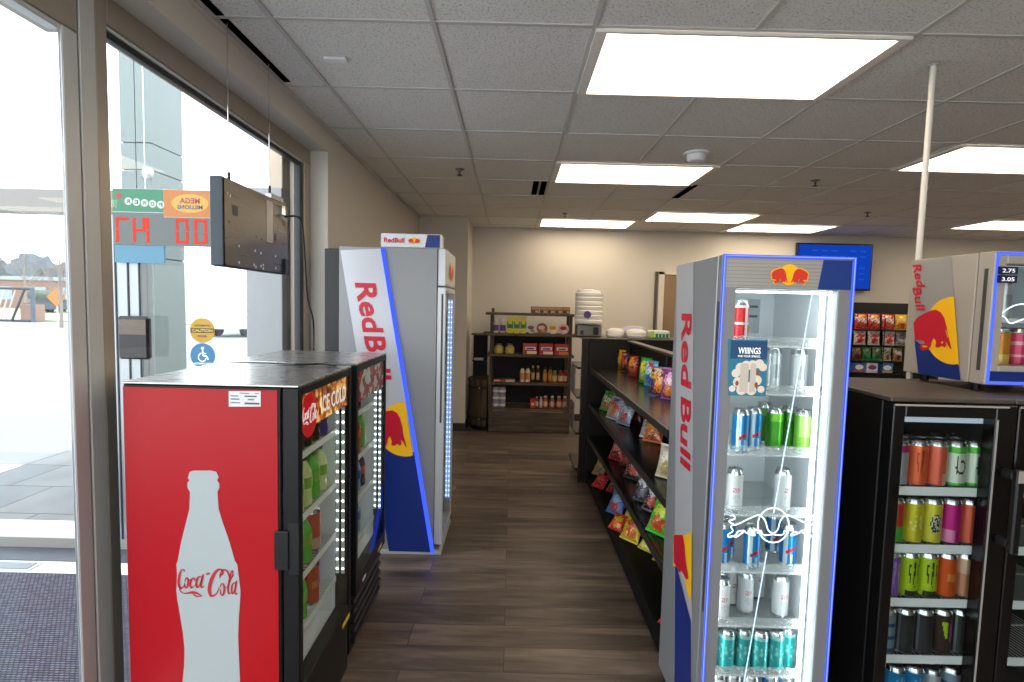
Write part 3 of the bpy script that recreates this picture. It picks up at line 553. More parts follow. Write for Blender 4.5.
# neon outline and slanted line on the glass
gf = Frame((RX, RY+.0105, 0), (1, 0, 0), (0, 0, 1), .001); M_neon = emis('neon_white', (.8, .93, 1), 2.2)
def gp(x, y): p = at(x, y, Y=RY+.0105); return p.x-RX, p.z
L1, L2 = gp(812.5, 291), gp(743.8, 682); k_ = (.09-L1[1])/(L2[1]-L1[1]); ci = gp(771.5, 530)
zline = [(L1[0]+(L2[0]-L1[0])*t, L1[1]+(L2[1]-L1[1])*t, .0042) for t in (0, .3, .555)]; zl2 = [(L1[0]+(L2[0]-L1[0])*t, L1[1]+(L2[1]-L1[1])*t, .0042) for t in (.655, .8, k_)]
strokes(gf, [zline, zl2], 'slanted_line', emis('neon_line', (.62, .82, 1), 1.5), sd_)
def nl(pts): return [gp(700+x/5.68, 500+y/5.68)+(.0042,) for x, y in pts]
half = [[(415, 193), (385, 168), (368, 115), (332, 85), (270, 108), (205, 138), (172, 128), (166, 118), (195, 105), (190, 88), (168, 88)], [(205, 138), (175, 148), (185, 175), (158, 195), (165, 210), (200, 198), (215, 178), (248, 172), (262, 185), (290, 180), (310, 200), (270, 190)], [(310, 172), (330, 165), (325, 185), (345, 172), (350, 190), (372, 198), (415, 193)], [(160, 208), (185, 203), (205, 208), (245, 180)]]
cyc = [(415+88*math.cos(a), 142+98*math.sin(a)) for a in [2*PI*k/28 for k in range(29)]]
strokes(gf, [nl(cyc)]+[nl(h) for h in half]+[nl([(2*412-x, y) for x, y in h]) for h in half], 'neon_bull', M_neon, sd_, 2)
# poster stuck inside the glass
pf = Frame((RX, RY-.0005, 0), (1, 0, 0), (0, 0, 1), .001); pq = [gp(726.5, 394.5), gp(764, 396), gp(766, 340), gp(726.5, 339)]
ps = poly(pf, pq, 'poster', mat('poster_blue', '#2f7d9b', .5), sd_, .5); tag(ps, 'small blue poster with white cans and clouds'); px0, pz0 = pq[0]; pw, ph = .123, .185
poly(pf, [(px0+.001, pz0+ph*.66), (px0+pw*.99, pz0+ph*.66), (px0+pw*.99, pz0+ph*.985), (px0+.001, pz0+ph*.985)], 'poster_band', mat('poster_navy', '#1c4a78', .5), ps, .9)
text(pf, 'WIIINGS', px0+.026, pz0+.139, .074, .022, 'lettering', mat('print_white'), ps, 2, bold=.02); text(pf, 'FOR YOUR SPRING.', px0+.026, pz0+.128, .074, .007, 'lettering', mat('print_white'), ps, 2, bold=.02)
random.seed(3)
polys(pf, [circle(px0+pw*x, pz0+ph*y, r*.85, 14) for x, y, r in ((.18, .4, .017), (.3, .5, .02), (.45, .54, .02), (.62, .55, .02), (.8, .58, .018), (.9, .52, .016), (.25, .24, .02), (.75, .28, .02), (.1, .12, .013), (.5, .15, .022), (.88, .12, .014), (.62, .1, .02), (.35, .1, .02))], 'cloud_print', mat('poster_cream', '#e9e2d6', .5), ps, 1.5)
polys(pf, [[(px0+pw*a, pz0+.012), (px0+pw*b, pz0+.012), (px0+pw*b, pz0+.1), (px0+pw*(b-.03), pz0+.108), (px0+pw*(a+.03), pz0+.108), (px0+pw*a, pz0+.1)] for a, b in ((.29, .52), (.56, .72))], 'can_print', mat('poster_silver', '#cfc8bd', .4), ps, 2.2)
polys(pf, [circle(px0+pw*x, pz0+ph*y, .006, 10, ry=.009) for x, y in ((.22, .22), (.77, .42), (.74, .2))], 'almond_print', mat('poster_brown', '#93522c', .5), ps, 2.4)
# slanted side print: lettering reading downwards, bull and navy block
s2 = Frame((RX, RY, 0), (0, 1, 0), (0, 0, 1), .0015); s2.n = Vector((-1, 0, 0))
def sp_(pts): return [(p.y-RY, p.z) for p in (at(x, y, X=RX) for x, y in pts)]
def sby(z, e): return (.272 if e == 0 else .476)-.125*(1.773-z)
sb = poly(s2, [(sby(.03, 0), .03), (sby(.03, 1), .03), (sby(1.773, 1), 1.773), (sby(1.773, 0), 1.773)], 'side_decal', M_silver2, st_); tag(sb, 'paler silver slanted print')
sf = Frame((RX, RY+sby(1.575, 1)-.07, 1.575), (0, -.115, -1), (0, -1, 0), .0015); sf.n = Vector((-1, 0, 0))
text(sf, 'Red', 0, 0, .285, .118, 'lettering', M_rbred, sb, 2, bold=.025); text(sf, 'Bull', .33, 0, .262, .118, 'lettering', M_rbred, sb, 2, bold=.025)
poly(s2, [(sby(.03, 0), .03), (sby(.03, 1)-.01, .03), (sby(.58, 1)-.01, .58), (sby(.5, 0), .45)], 'navy_print', M_rbblue, sb, 2)
poly(s2, sp_([(674.5, 534), (686, 535), (693, 532), (692.5, 602), (689, 594), (685, 577), (681, 567), (674, 566)]), 'sun_print', M_rbyel, sb, 3)
poly(s2, sp_([(675, 535), (684, 535), (686, 545), (687, 560), (690, 578), (688, 580), (683, 570), (681, 573), (678, 567), (675, 562)]), 'bull_print', M_rbred, sb, 4)

# ---- two low black coolers on the right
def low_cooler(x0, W, lb):
    t = thing('beverage_cooler', lb, 'cooler', (x0+W/2, 2.0, 0)); c = Cooler(t, TY(1.70, x0), W, .512, .0, 1.3, .05)
    c.shell(M_blackmetal, .16, 1.25, .012, liner=mat('dark_liner', '#2b2e33', .4))
    c.part('top_panel', mat('scuffed_black_top', '#4a443d', .42, var=.25, vscale=6), [((-.003, .01, 1.301), (W-.002, .512, 1.318))], .003)
    d = c.door(mat('black_door_gloss', '#0a0a0b', .22), .12, 1.298, .04, .07, .045, .05)
    c.part('door_trim', M_alu, [((.002, -.002, 1.29), (W-.03, -.0003, 1.296)), ((W-.068, -.0015, .17), (W-.062, -.0003, 1.25))], 0, d)
    c.part('door_handle', M_black, [((W-.05, -.07, .82), (W-.022, -.045, 1.1)), ((W-.045, -.046, .83), (W-.027, -.0005, .86)), ((W-.045, -.046, 1.06), (W-.027, -.0005, 1.09))], .005, d)
    c.part('handle_cap', M_alu, [((W-.049, -.0715, 1.06), (W-.023, -.0703, 1.099))], 0, d)
    c.part('kick_plate', M_blackmetal, [((.004, .02, .02), (W-.004, .05, .115))], .003)
    for z in (.99, .785, .59, .382): c.shelf(z, .056, (.02, .01), mat('white_lip', '#dfe3e6', .4), 24, .012)
    c.part('light_strip', emis('soft_tube', (.72, .85, 1), .6), [((.045, .056, 1.225), (W-.05, .06, 1.246))])
    c.part('light_strip', emis('side_tube', (.85, .93, 1), 4), [((.02, .056, .2), (.026, .06, 1.22))])
    return t, c
k1, kc1 = low_cooler(1.275, .412, 'low black glass door cooler full of energy drink cans')
k2, kc2 = low_cooler(1.692, .412, 'low black cooler mostly cut off at the photo edge, under the small fridge')

# ---- small countertop fridge
MX, MY, MW, MD, MZ0, MZ1 = 1.697, 1.842, .42, .388, 1.348, 1.824
mt = thing('countertop_fridge', 'small beige fridge with a large bull logo standing on the black coolers', 'fridge', (MX+MW/2, MY+.2, 1.319))
mc = Cooler(mt, TY(MY, MX), MW, MD, MZ0, MZ1, .065)
mc.shell(M_taupe, MZ0+.035, MZ1-.035, .025)
md = mc.door(M_taupe, MZ0, MZ1, .045, .045, .045, .07)
mc.part('door_handle', mat('handle_groove'), [((-.0015, .022, MZ0+.05), (-.0003, .036, MZ1-.06))], 0, md)
for x in (.05, MW-.05):
    for y in (.09, .33): MB().lathe([(.016, 0), (.018, .027)], mc.T(x, y, 1.3195), 12).build('foot', M_black, mt)
mb = MB(); e = .008
for a, b in (((.004, -.005, MZ0+.004), (.004+e, -.0003, MZ1-.004)), ((MW-.004-e, -.005, MZ0+.004), (MW-.004, -.0003, MZ1-.004)), ((.012, -.005, MZ1-.004-e), (MW-.012, -.0003, MZ1-.004)), ((.012, -.005, MZ0+.004), (MW-.012, -.0003, MZ0+.004+e))): mc.bx(mb, a, b)
mc_e = mb.build('light_edge', emis('blue_led_soft', (.07, .14, 1), 1.5), md)
mc.part('navy_print', M_rbblue, [((.014, -.0015, MZ0+.014), (MW-.014, -.0003, MZ0+.05))], 0, md)
mf = Frame((MX, MY, 0), (0, 1, 0), (0, 0, 1), .0012); mf.n = Vector((-1, 0, 0))
def mp_(pts): return [(p.y-MY, p.z) for p in (at(900+x/4.008, 230+y/4.008, X=MX) for x, y in pts)]
panel = mp_([(55, 128), (205, 104), (245, 602), (75, 575)]); pn = poly(mf, panel, 'side_decal', mat('decal_grey', '#a5a4a2', .35, .3), mt)
edge = lambda y: 210+(y-140)*(245-210)/(602-140)
poly(mf, mp_([(60, 440), (80, 455), (150, 500), (238, 540), (245, 602), (75, 575)]), 'navy_print', M_rbblue, pn, 2)
sunpts = [(218+130*math.cos(a)*.9, 403+136*math.sin(a)) for a in [PI*.42+PI*1.1*k/30 for k in range(31)]]
sunpts = [(min(x, edge(y)), y) for x, y in sunpts]
poly(mf, mp_([(edge(268), 268)]+[p for p in sunpts[::-1] if p[0] < edge(p[1])-1]+[(edge(540), 540)]), 'sun_print', M_rbyel, pn, 3)
poly(mf, mp_([(58, 372), (75, 350), (100, 335), (130, 322), (150, 320), (168, 330), (182, 352), (192, 390), (197, 420), (205, 450), (212, 480), (203, 472), (194, 455), (187, 447), (190, 460), (185, 472), (172, 464), (160, 472), (147, 469), (150, 450), (140, 432), (132, 447), (128, 467), (118, 477), (95, 485), (82, 470), (90, 455), (105, 455), (100, 445), (80, 440), (64, 440)]), 'bull_print', M_rbred, pn, 4)
polys(mf, [mp_(z) for z in ([(146, 440), (151, 444), (144, 468), (138, 466)], [(174, 446), (180, 448), (176, 456), (170, 452)], [(96, 462), (118, 466), (112, 471), (96, 469)], [(188, 400), (192, 402), (199, 430), (196, 432)])], 'bull_highlights', M_rbyel, pn, 5)
def side_word(s_, y0, y1):
    p = [at(900+x/4.008, 230+y/4.008, X=MX) for x, y in ((52, y0), (86, y0), (70, y1))]
    f = Frame(p[0], (0, (p[2].y-p[0].y)/(p[0].z-p[2].z), -1), (0, -1, 0), .0012); f.n = Vector((-1, 0, 0))
    text(f, s_, 0, 0, p[0].z-p[2].z, abs(p[1].y-p[0].y), 'lettering', M_rbred, pn, 3, bold=.02)
side_word('Red', 141, 228); side_word('Bull', 232, 322)
for z, s_ in ((1.755, '2.75'), (1.725, '3.05')):
    tg = mc.part('price_tag', mat('tag_navy', '#15204a', .4), [((.006, -.0095, z-.013), (.075, -.0065, z+.014))], 0, md); text(Frame(mc.T(0, -.0095, 0), (1, 0, 0), (0, 0, 1), .0008), s_, .02, z-.007, .045, .014, 'lettering', mat('print_white'), tg, 1, bold=.02)
mc.shelf(1.575, .085, (.004, .012), M_white, 16, .025)
nf = Frame((MX, MY+.018, 0), (1, 0, 0), (0, 0, 1), .001); hb = [(-.1, .0), (-.06, .03), (-.02, .04), (.02, .03), (.05, .04), (.06, .02), (.04, .0), (.02, -.02), (0, -.01), (-.03, -.02), (-.06, -.03), (-.08, -.01), (-.1, 0)]
strokes(nf, [[(.15+x, 1.6+z, .0045) for x, z in hb]], 'neon_bull', M_neon, md)
mc.part('light_strip', emis('soft_tube'), [((.05, .075, MZ1-.044), (MW-.05, .1, MZ1-.037))])
# ================================================================== DRINKS
ORD = ['first', 'second', 'third', 'fourth', 'fifth', 'sixth', 'seventh', 'eighth']
def can_maker(cols, fn, r=.0285, h=.155, neck=.84):
    """cols: materials, fn(theta, t) -> material index; theta 0 faces -Y"""
    def mk():
        body = [(r*.8, 0), (r*.97, .004), (r, .012)]+[(r, .012+(h-.032)*k/30) for k in range(1, 31)]+[(r*neck, h-.006)]
        o = MB().lathe(body, (0, 0, 0), 56, 0, lambda th, z: len(cols) if z < .011 or z > h-.016 else fn((th+PI/2+PI) % (2*PI)-PI, (z-.012)/(h-.032))).build('drink_can', cols+[M_can], off=(0, 0, 0))
        l = MB().lathe([(r*neck, h-.0058), (r*neck+.001, h-.003), (r*neck-.001, h-.0005), (r*neck-.004, h-.004), (.001, h-.0042)], (0, 0, 0), 24, cap=False); l.build('lid', M_can, o, off=(0, 0, 0))
        MB().box((-.006, -.016, h-.0038), (.006, .006, h-.002), .0008).build('tab', M_can, o, off=(0, 0, 0)); return o
    return mk
def cm(n, c, mt_=.45, r=.3): return mat('can_'+n, c, r, mt_)
F0 = lambda th: abs(th) < .75
CANS = {
 'blue_silver': ([cm('blue', '#1a84c8'), cm('pale_silver', '#c8dce6'), cm('red', '#d2202c')], lambda th, t: 2 if abs(th) < .6 and .36+.12*th < t < .46+.12*th else 1 if -.95 < th < -.35 or (abs(th-.15) < .2 and t < .3) else 0),
 'green': ([cm('green', '#3f9a22'), cm('lime', '#78c43a')], lambda th, t: 1 if t > .75 and F0(th) else 0),
 'lime': ([cm('lime2', '#8fd14e'), cm('lime3', '#b5e07a')], lambda th, t: 1 if F0(th) and t > .4 else 0),
 'white': ([cm('white', '#d8d9dc', .15), cm('palegrey', '#b9bcc2', .2), cm('pinkred', '#c98590', .2)], lambda th, t: 2 if abs(th) < .42 and .5 < t < .62 and pnoise((th*8, t*20, 5)) > -.1 else 1 if abs(th) < .5 and (.2 < t < .42 and pnoise((th*7, t*24, 1)) > .05) else 0),
 'silver': ([cm('silver', '#c9ccd0', .6), cm('silver2', '#a8adb3', .6)], lambda th, t: 1 if abs(th) < .4 and .3 < t < .7 else 0),
 'redwhite': ([cm('red2', '#cf2a30', .3), cm('rosewhite', '#e6d3d3', .2)], lambda th, t: 1 if abs(th-.55) < .22 or abs(t-.5) < .03 or t > .95 else 0),
 'teal': ([cm('teal', '#35b3b0'), cm('tealpale', '#9fdcd8')], lambda th, t: 1 if t > .9 or (.25 < t < .75 and pnoise((th*3, t*7, 2)) > .2) else 0),
}
def claw(th, t, ths=(-.45, 0, .45), w=.13): return any(lo < t < .84+.05*math.cos(a*4) and abs(th-a-.05*math.sin(t*11+a*7)) < w*(.35+.9*(t-lo)) for a, lo in zip(ths, (.34, .22, .3)))
BIG = {
 'orange_m': ([cm('coral', '#e5673d'), cm('dorange', '#a83c22')], lambda th, t: 1 if claw(th, t) else 0), 'coral': ([cm('coral2', '#d9624a'), cm('palepk', '#e8b3a4')], lambda th, t: 1 if t < .3 and th > 0 else 0),
 'pinksilver': ([cm('silver3', '#aab0ba', .6), cm('pinkhot', '#c22a78')], lambda th, t: 1 if t > .82 else 0), 'greenwhite': ([cm('offwhite', '#c9d0c0', .3), cm('leaf', '#4fae3c'), cm('ink', '#20241e', .1)], lambda th, t: 1 if t > .84 or t < .06 else 2 if (abs(math.hypot(th*.9, (t-.48)*2.6)-.4) < .07 and (th > -.1 or t < .5)) or (abs(th+.38) < .06 and .3 < t < .75) else 0),
 'yellow': ([cm('yellow', '#d2c42a'), cm('paley', '#e5de8f')], lambda th, t: 1 if .3 < t < .7 and F0(th) and pnoise((th*4, t*9, 1)) > .12 else 0), 'yellowskull': ([cm('yellow'.__add__('2'), '#cfc73a'), cm('ink', '#20241e'), cm('palegrey2', '#c9c9bd')], lambda th, t: (1 if pnoise((th*6, t*14, 3)) > -.05 else 2) if math.hypot(th, (t-.48)*2.0) < .52 else 0),
 'magenta': ([cm('magenta', '#c0207f'), cm('rose', '#e084b4')], lambda th, t: 1 if t < .35 and th < 0 else 0), 'redgreen': ([cm('redc', '#c23b33'), cm('leaf', '#4fae3c')], lambda th, t: 1 if t < .4 else 0),
 'purple': ([cm('purple', '#8a5bc0'), cm('lilac', '#b99ade')], lambda th, t: 1 if claw(th, t) else 0), 'lime_m': ([cm('acid', '#b6d321'), cm('ink', '#20241e')], lambda th, t: 1 if claw(th, t) or (t < .12 and F0(th)) else 0),
 'orange': ([cm('orange', '#d5561d'), cm('orange2', '#e58a45')], lambda th, t: 1 if abs(th) < .4 and .4 < t < .6 else 0), 'peach': ([cm('peach', '#c98a68'), cm('peach2', '#e0b79c')], lambda th, t: 1 if t > .6 else 0),
 'dark': ([cm('dark', '#33363b', .5), cm('steel', '#7d858d', .7)], lambda th, t: 1 if abs(th-.9) < .2 or abs(th+1) < .12 else 0), 'darklime': ([cm('dark2', '#3a2c28', .4), cm('acid', '#b6d321'), cm('pinkp', '#b85a9a')], lambda th, t: 1 if -.7 < th < -.1 and .4 < t < .85 and th*1.2+t > 0 else 2 if .1 < th < .6 and .3 < t < .8 else 0),
 'blue': ([cm('sky', '#1d86c4'), cm('sky2', '#71b8de')], lambda th, t: 1 if claw(th, t) else 0), 'bluesilver': ([cm('bsil', '#8fa6b8', .6), cm('navyc', '#2b4a78')], lambda th, t: 1 if int(t*9) % 3 == 0 else 0),
 'pinkcan': ([cm('pinkcan', '#d8466f', .3), cm('pinkpale', '#eaa0b0', .2)], lambda th, t: 1 if int(t*12) % 4 == 0 else 0), 'amber': ([cm('amber', '#d9922c', .3), cm('amberp', '#efc56a', .3)], lambda th, t: 1 if t < .4 else 0),
}
def can(kind, p, label, group, rz=0):
    big = kind in BIG; d = BIG if big else CANS
    return place('can_'+kind, can_maker(*d[kind], r=.033 if big else .028, h=.168 if big else .157), p, label, 'drink can', group, rz)
# silver fridge: (pixel x at mid height, pixel y there, depth, kind, what)
SHN = ['top', 'second', 'third', 'fourth', 'fifth', 'sixth', 'seventh', 'bottom']
rows = [(0, [(740, 318, 1.82, 'redwhite', 'only red and white can, alone')]),
        (1, [(772.5, 372, 1.86, 'silver', 'silver can right beside the poster'), (798, 374, 1.83, 'silver', 'silver can crossed by the slanted line')]),
        (2, [(740.5, 426, 1.815, 'blue_silver', 'blue and silver can nearest the door'), (753.5, 425, 1.85, 'blue_silver', 'blue and silver can touching the green cans'), (764, 420, 1.96, 'green', 'dark green can half hidden behind the others'), (774.5, 425, 1.86, 'green', 'green can with a bright top highlight'), (789, 424, 1.89, 'green', 'green can behind the slanted line'), (804.5, 428, 1.825, 'lime', 'light lime can, brightest of the green ones')]),
        (3, [(734.5, 488, 1.82, 'white', 'white can at the hinge side'), (782.5, 486, 1.83, 'white', 'white can beside the slanted line')]),
        (4, [(722, 542, 1.85, 'blue_silver', 'blue can cut off by the door frame'), (736.5, 542, 1.815, 'blue_silver', 'blue can under the left neon bull'), (752, 542, 1.82, 'blue_silver', 'blue can under the neon disc edge'), (773.5, 536, 1.95, 'blue_silver', 'blue can set back behind the neon disc'), (788.5, 538, 1.85, 'blue_silver', 'blue can under the right neon bull')]),
        (5, [(722, 590, 1.83, 'white', 'white can cut off by the door frame'), (731.5, 586, 1.93, 'white', 'white can standing set back'), (745.5, 588, 1.88, 'white', 'white can with a red mark, in the middle'), (757, 583, 1.98, 'white', 'white can in shadow at the back'), (780.5, 591, 1.86, 'white', 'white can alone beyond the slanted line')]),
        (6, [(726.5, 641, 1.82, 'teal', 'teal can by the door hinge'), (743, 641, 1.825, 'teal', 'teal can just before the slanted line'), (759.5, 644, 1.815, 'teal', 'teal can just past the slanted line'), (775.5, 644, 1.82, 'teal', 'teal can, second from the light strip'), (791, 643, 1.825, 'teal', 'teal can touching the light strip')]),
        (7, [(717, 690, 1.83, 'white', 'pale can at the hinge side'), (732.5, 690, 1.83, 'silver', 'silver can, second from the hinge'), (750, 690, 1.825, 'white', 'pale can in the middle'), (770, 690, 1.83, 'blue_silver', 'blue can'), (789, 690, 1.83, 'silver', 'silver can nearest the light strip')])]
for si, L in rows:
    used = []
    for x, y, Y, k, w_ in L:
        p = at(x, y, Y=Y); X = min(max(p.x, RX+.068), RX+RW-.072)
        while any(math.hypot(X-a, Y-b_) < .0565 for a, b_ in used): Y += .004
        used.append((X, Y))
        can(k, (X, Y, RSH[si]+.001), f"{w_}, {SHN[si]} shelf of the tall silver fridge", 'cans in the silver fridge', random.uniform(-.25, .25))
ROWS2 = [(.99, [(901, 'pinksilver', 'pink topped silver can at the door edge'), (923.5, 'orange_m', 'orange can with claw marks'), (942.5, 'coral', 'coral can with a pale lower panel'), (963, 'greenwhite', 'green and white can with a ring emblem'), (982, 'greenwhite', 'green and white can half behind the door frame')]),
         (.785, [(899, 'redgreen', 'red and green can at the door edge'), (919, 'yellow', 'plain yellow can'), (940, 'yellowskull', 'yellow can with a dark skull pattern'), (961, 'magenta', 'magenta can'), (979, 'coral', 'coral can in shadow')]),
         (.59, [(900, 'purple', 'purple can'), (917.5, 'lime_m', 'lime can with black claws, beside the purple can'), (937, 'lime_m', 'lime can with black claws, beside the orange can'), (955.5, 'orange', 'plain orange can'), (973, 'peach', 'peach can half behind the door frame')]),
         (.382, [(893, 'bluesilver', 'silver blue can'), (912, 'dark', 'dark grey can beside the silver blue one'), (931, 'dark', 'dark grey can in the middle'), (951.5, 'darklime', 'dark can with a lime and pink mark'), (969, 'dark', 'dark can half behind the door frame')]),
         (.165, [(893, 'blue', 'bright blue can at the door edge'), (911, 'blue', 'bright blue can, second from the door edge'), (930, 'silver', 'silver can'), (948, 'bluesilver', 'silver blue can')])]
SH2 = ['top', 'second', 'third', 'fourth', 'bottom']
for si, (z, L) in enumerate(ROWS2):
    lastx = -9
    for x, k, w_ in L:
        X = at(x, 341+(H-z-.08)/1.79*FOC-35, Y=1.79).x; X = max(X, 1.275+.0505, lastx+.0672); X = min(X, 1.275+.412-.0505-.0672*(len(L)-1-L.index((x, k, w_)))); lastx = X
        can(k, (X, 1.793, z+.001), f"{w_}, {SH2[si]} shelf of the first black cooler", 'cans in the first black cooler', random.uniform(-.15, .15))
for n_ in range(5):     # a second row stands behind the top row
    can(['dark', 'orange_m', 'coral', 'greenwhite', 'dark'][n_], (1.366+.0672*n_, 1.868, .991), f"{['grey', 'orange', 'coral', 'green and white', 'last dark'][n_]} can in the row behind, top shelf of the first black cooler", 'cans in the first black cooler')
for si, (z, k, w_) in enumerate(((.785, 'bluesilver', 'silver blue'), (.59, 'redgreen', 'red'), (.382, 'magenta', 'magenta'), (.99, 'silver', 'silver'))):
    can(k, (1.692+.058, 1.793, z+.001), f"{w_} can at the door edge inside the cooler under the small fridge", 'cans in the second black cooler')
for x, z, k, w_ in ((.085, MZ0+.038, 'pinkcan', 'pink can on the lower shelf, beside the amber one,'), (.156, MZ0+.038, 'amber', 'amber can on the lower shelf'), (.085, 1.577, 'pinkcan', 'pink can on the upper shelf behind the price tags'), (.156, 1.577, 'silver', 'silver can on the upper shelf'), (.227, MZ0+.038, 'pinkcan', 'pink can on the lower shelf beyond the amber one')):
    can(k, (MX+x, MY+.125, z), f"{w_} in the small beige fridge", 'cans in the small fridge')

# bottles
def bottle_maker(liq, lab, cap_, r=.031, h=.182, name='drink_bottle', glassy=True):
    def mk():
        b_ = MB().lathe([(r*.7, 0), (r*.95, .006), (r, .02), (r*.93, h*.28), (r, h*.36), (r, h*.6), (r*.85, h*.72), (r*.42, h*.88), (r*.38, h*.92)], (0, 0, 0), 22).build(name, liq, off=(0, 0, 0))
        MB().lathe([(r*1.012, h*.37), (r*1.012, h*.59)], (0, 0, 0), 22, cap=False).build('label_wrap', lab, b_, off=(0, 0, 0)); MB().lathe([(r*.43, h*.915), (r*.45, h*.98), (r*.4, h)], (0, 0, 0), 16).build('cap', cap_, b_, off=(0, 0, 0)); return b_
    return mk
M_cola = mat('cola', '#241009', .12, coat=.5); M_lemon = mat('lemon_drink', '#d6dd9c', .15, coat=.4); M_limeb = mat('lime_drink', '#5fb83a', .15, coat=.4)
BT = {'cola': (M_cola, mat('lab_red', '#b8141c', .4), mat('cap_red', '#c0202a', .4)), 'lemon': (M_lemon, mat('lab_lime', '#7fae35', .4), mat('cap_green', '#39803a', .4)), 'lime': (M_limeb, mat('lab_lime'), mat('cap_green')), 'grape': (mat('grape', '#4b3b8f', .2), mat('lab_blue', '#2f57b5', .4), mat('cap_white', '#e6e6e6', .4)), 'water': (mat('water_blue', '#8fb8d8', .15), mat('lab_blue'), mat('cap_white')), 'orangeb': (mat('orange_soda', '#c95218', .2), mat('lab_org', '#d96a20', .4), mat('cap_red'))}
def bottle(k, p, lb_, grp): place('bottle_'+k, bottle_maker(*BT[k]), p, lb_, 'bottle', grp)
def X_(d): return XF-d
gA = 'bottles in the red cooler'
for i, (k, w_) in enumerate((('cola', 'dark cola bottle nearest the red side'), ('cola', 'dark cola bottle, second from the red side'), ('cola', 'dark cola bottle, third from the red side'), ('cola', 'dark cola bottle beside the blue one'), ('grape', 'blue and purple bottle'))):
    bottle(k, (X_(.095-.004*(i == 4)), 1.705+.076*i, 1.061), f"{w_}, top shelf of the red cooler", gA)
for i, (k, w_) in enumerate((('lemon', 'pale yellow bottle nearest the red side'), ('lemon', 'pale yellow bottle, second from the red side'), ('lemon', 'pale yellow bottle in the middle'), ('lime', 'green bottle'), ('lemon', 'pale yellow bottle farthest from the red side'))):
    bottle(k, (X_(.095), 1.705+.076*i, .841), f"{w_}, second shelf of the red cooler", gA)
bottle('lime', (X_(.092), 1.845, .631), 'green bottle, third shelf of the red cooler', gA)
can('coral', (X_(.1), 1.945, .631), 'orange red can, third shelf of the red cooler', 'cans in the red cooler', .4)
bottle('lime', (X_(.092), 1.80, .441), 'green bottle, fourth shelf of the red cooler', gA)
can('purple', (X_(.13), 2.02, .441), 'purple can, fourth shelf of the red cooler', 'cans in the red cooler')
can('orange', (X_(.09), 1.905, .441), 'orange red can, fourth shelf of the red cooler', 'cans in the red cooler', 1)
for i, (k, z) in enumerate((('water', 1.071), ('cola', 1.071), ('grape', .861), ('orangeb', .861), ('lime', .861), ('grape', .661), ('water', .661), ('cola', .661), ('water', .456))):
    bottle(k, (X_(.1), 2.40+.085*[0, 1, 0, 1, 2, 0, 1, 2, 1][i], z), f"{['pale blue', 'dark cola', 'purple', 'orange', 'green', 'purple', 'light blue', 'dark', 'blue'][i]} bottle on the {['top', 'top', 'second', 'second', 'second', 'third', 'third', 'third', 'fourth'][i]} shelf of the cooler with the can header", 'bottles in the second left cooler')
for i in range(6): can(['blue_silver', 'silver', 'teal', 'blue_silver', 'white', 'redwhite'][i], (LXF-.115, LY+.09+.06*(i % 3), (1.421, 1.201)[i//3]), f"{['blue', 'silver', 'teal', 'dark blue', 'white', 'red'][i]} can, {'top' if i < 3 else 'second'} shelf of the tall grey fridge by the window wall", 'cans in the grey fridge')

# ================================================================== SNACK SHELVES
M_shelf = mat('shelf_black', '#262422', .22, .2, bump=.04, bscale=40); M_shelfm = mat('shelf_matte', '#0a0a0a', .6, spec=.25)
gt_ = thing('gondola_shelf', 'long black metal snack shelf beside the aisle', 'shelf', (.92, 3.4, 0)); GY0, GY1, GF = 2.27, 4.58, .715
SZ = (1.052, .735, .44)
for z in SZ:
    s_ = B((GF, GY0, z-.028), (1.04, GY1, z), .002).build('shelf', M_shelf, gt_); MB().box((GF-.012, GY0, z-.036), (GF-.0005, GY1, z+.004), .002).build('price_rail', mat('rail_black', '#242323', .35), s_)
B((GF-.008, GY0, .02), (1.04, GY1, .115), .003).build('base_deck', M_shelfm, gt_); B((1.042, GY0, 0), (1.075, GY1, 1.285)).build('back_panel', mat('panel_dark', '#131110', .5, spec=.25), gt_)
B((1.025, GY0, 1.286), (1.09, GY1, 1.305), .002).build('top_rail', mat('rail_steel', '#5b5650', .35, .5), gt_)
B((1.0755, GY0, 1.2), (1.26, GY1, 1.24), .002).build('far_shelf', M_shelf, gt_); B((1.0755, GY0, .0), (1.26, GY1, .115)).build('far_base', M_shelfm, gt_)
for y in (GY0+.01, 3.42, GY1-.02): MB().box((1.03, y-.012, .116), (1.0415, y+.012, 1.285)).build('upright', mat('upright_dark', '#2a2725', .5), gt_)
# end unit with its back towards the aisle shelf
eu = thing('end_shelf_unit', 'black end shelf unit closing the snack aisle, white packs on its top', 'shelf', (1.2, 4.85, 0)); EY0, EY1, EX0, EX1, EZ = 4.6, 5.12, .632, 1.75, 1.318
B((EX0+.06, EY0, 0), (EX1, EY0+.03, EZ-.012)).build('back_panel', mat('panel_brown', '#1a1511', .5, spec=.25), eu); B((EX0, EY0-.005, 0), (EX0+.055, EY0+.05, EZ-.012), .003).build('side_post', M_shelf, eu); B((EX1+.001, EY0, 0), (EX1+.04, EY0+.05, EZ-.012), .003).build('side_post', M_shelf, eu)
B((EX0-.01, EY0-.008, EZ-.011), (EX1+.05, EY1, EZ), .003).build('top_board', mat('top_board', '#3a342e', .4), eu)
for z in (.12, .45, .78, 1.05): B((EX0-.03, EY0+.055, z-.02), (EX1, EY1, z)).build('shelf', M_shelf, eu)
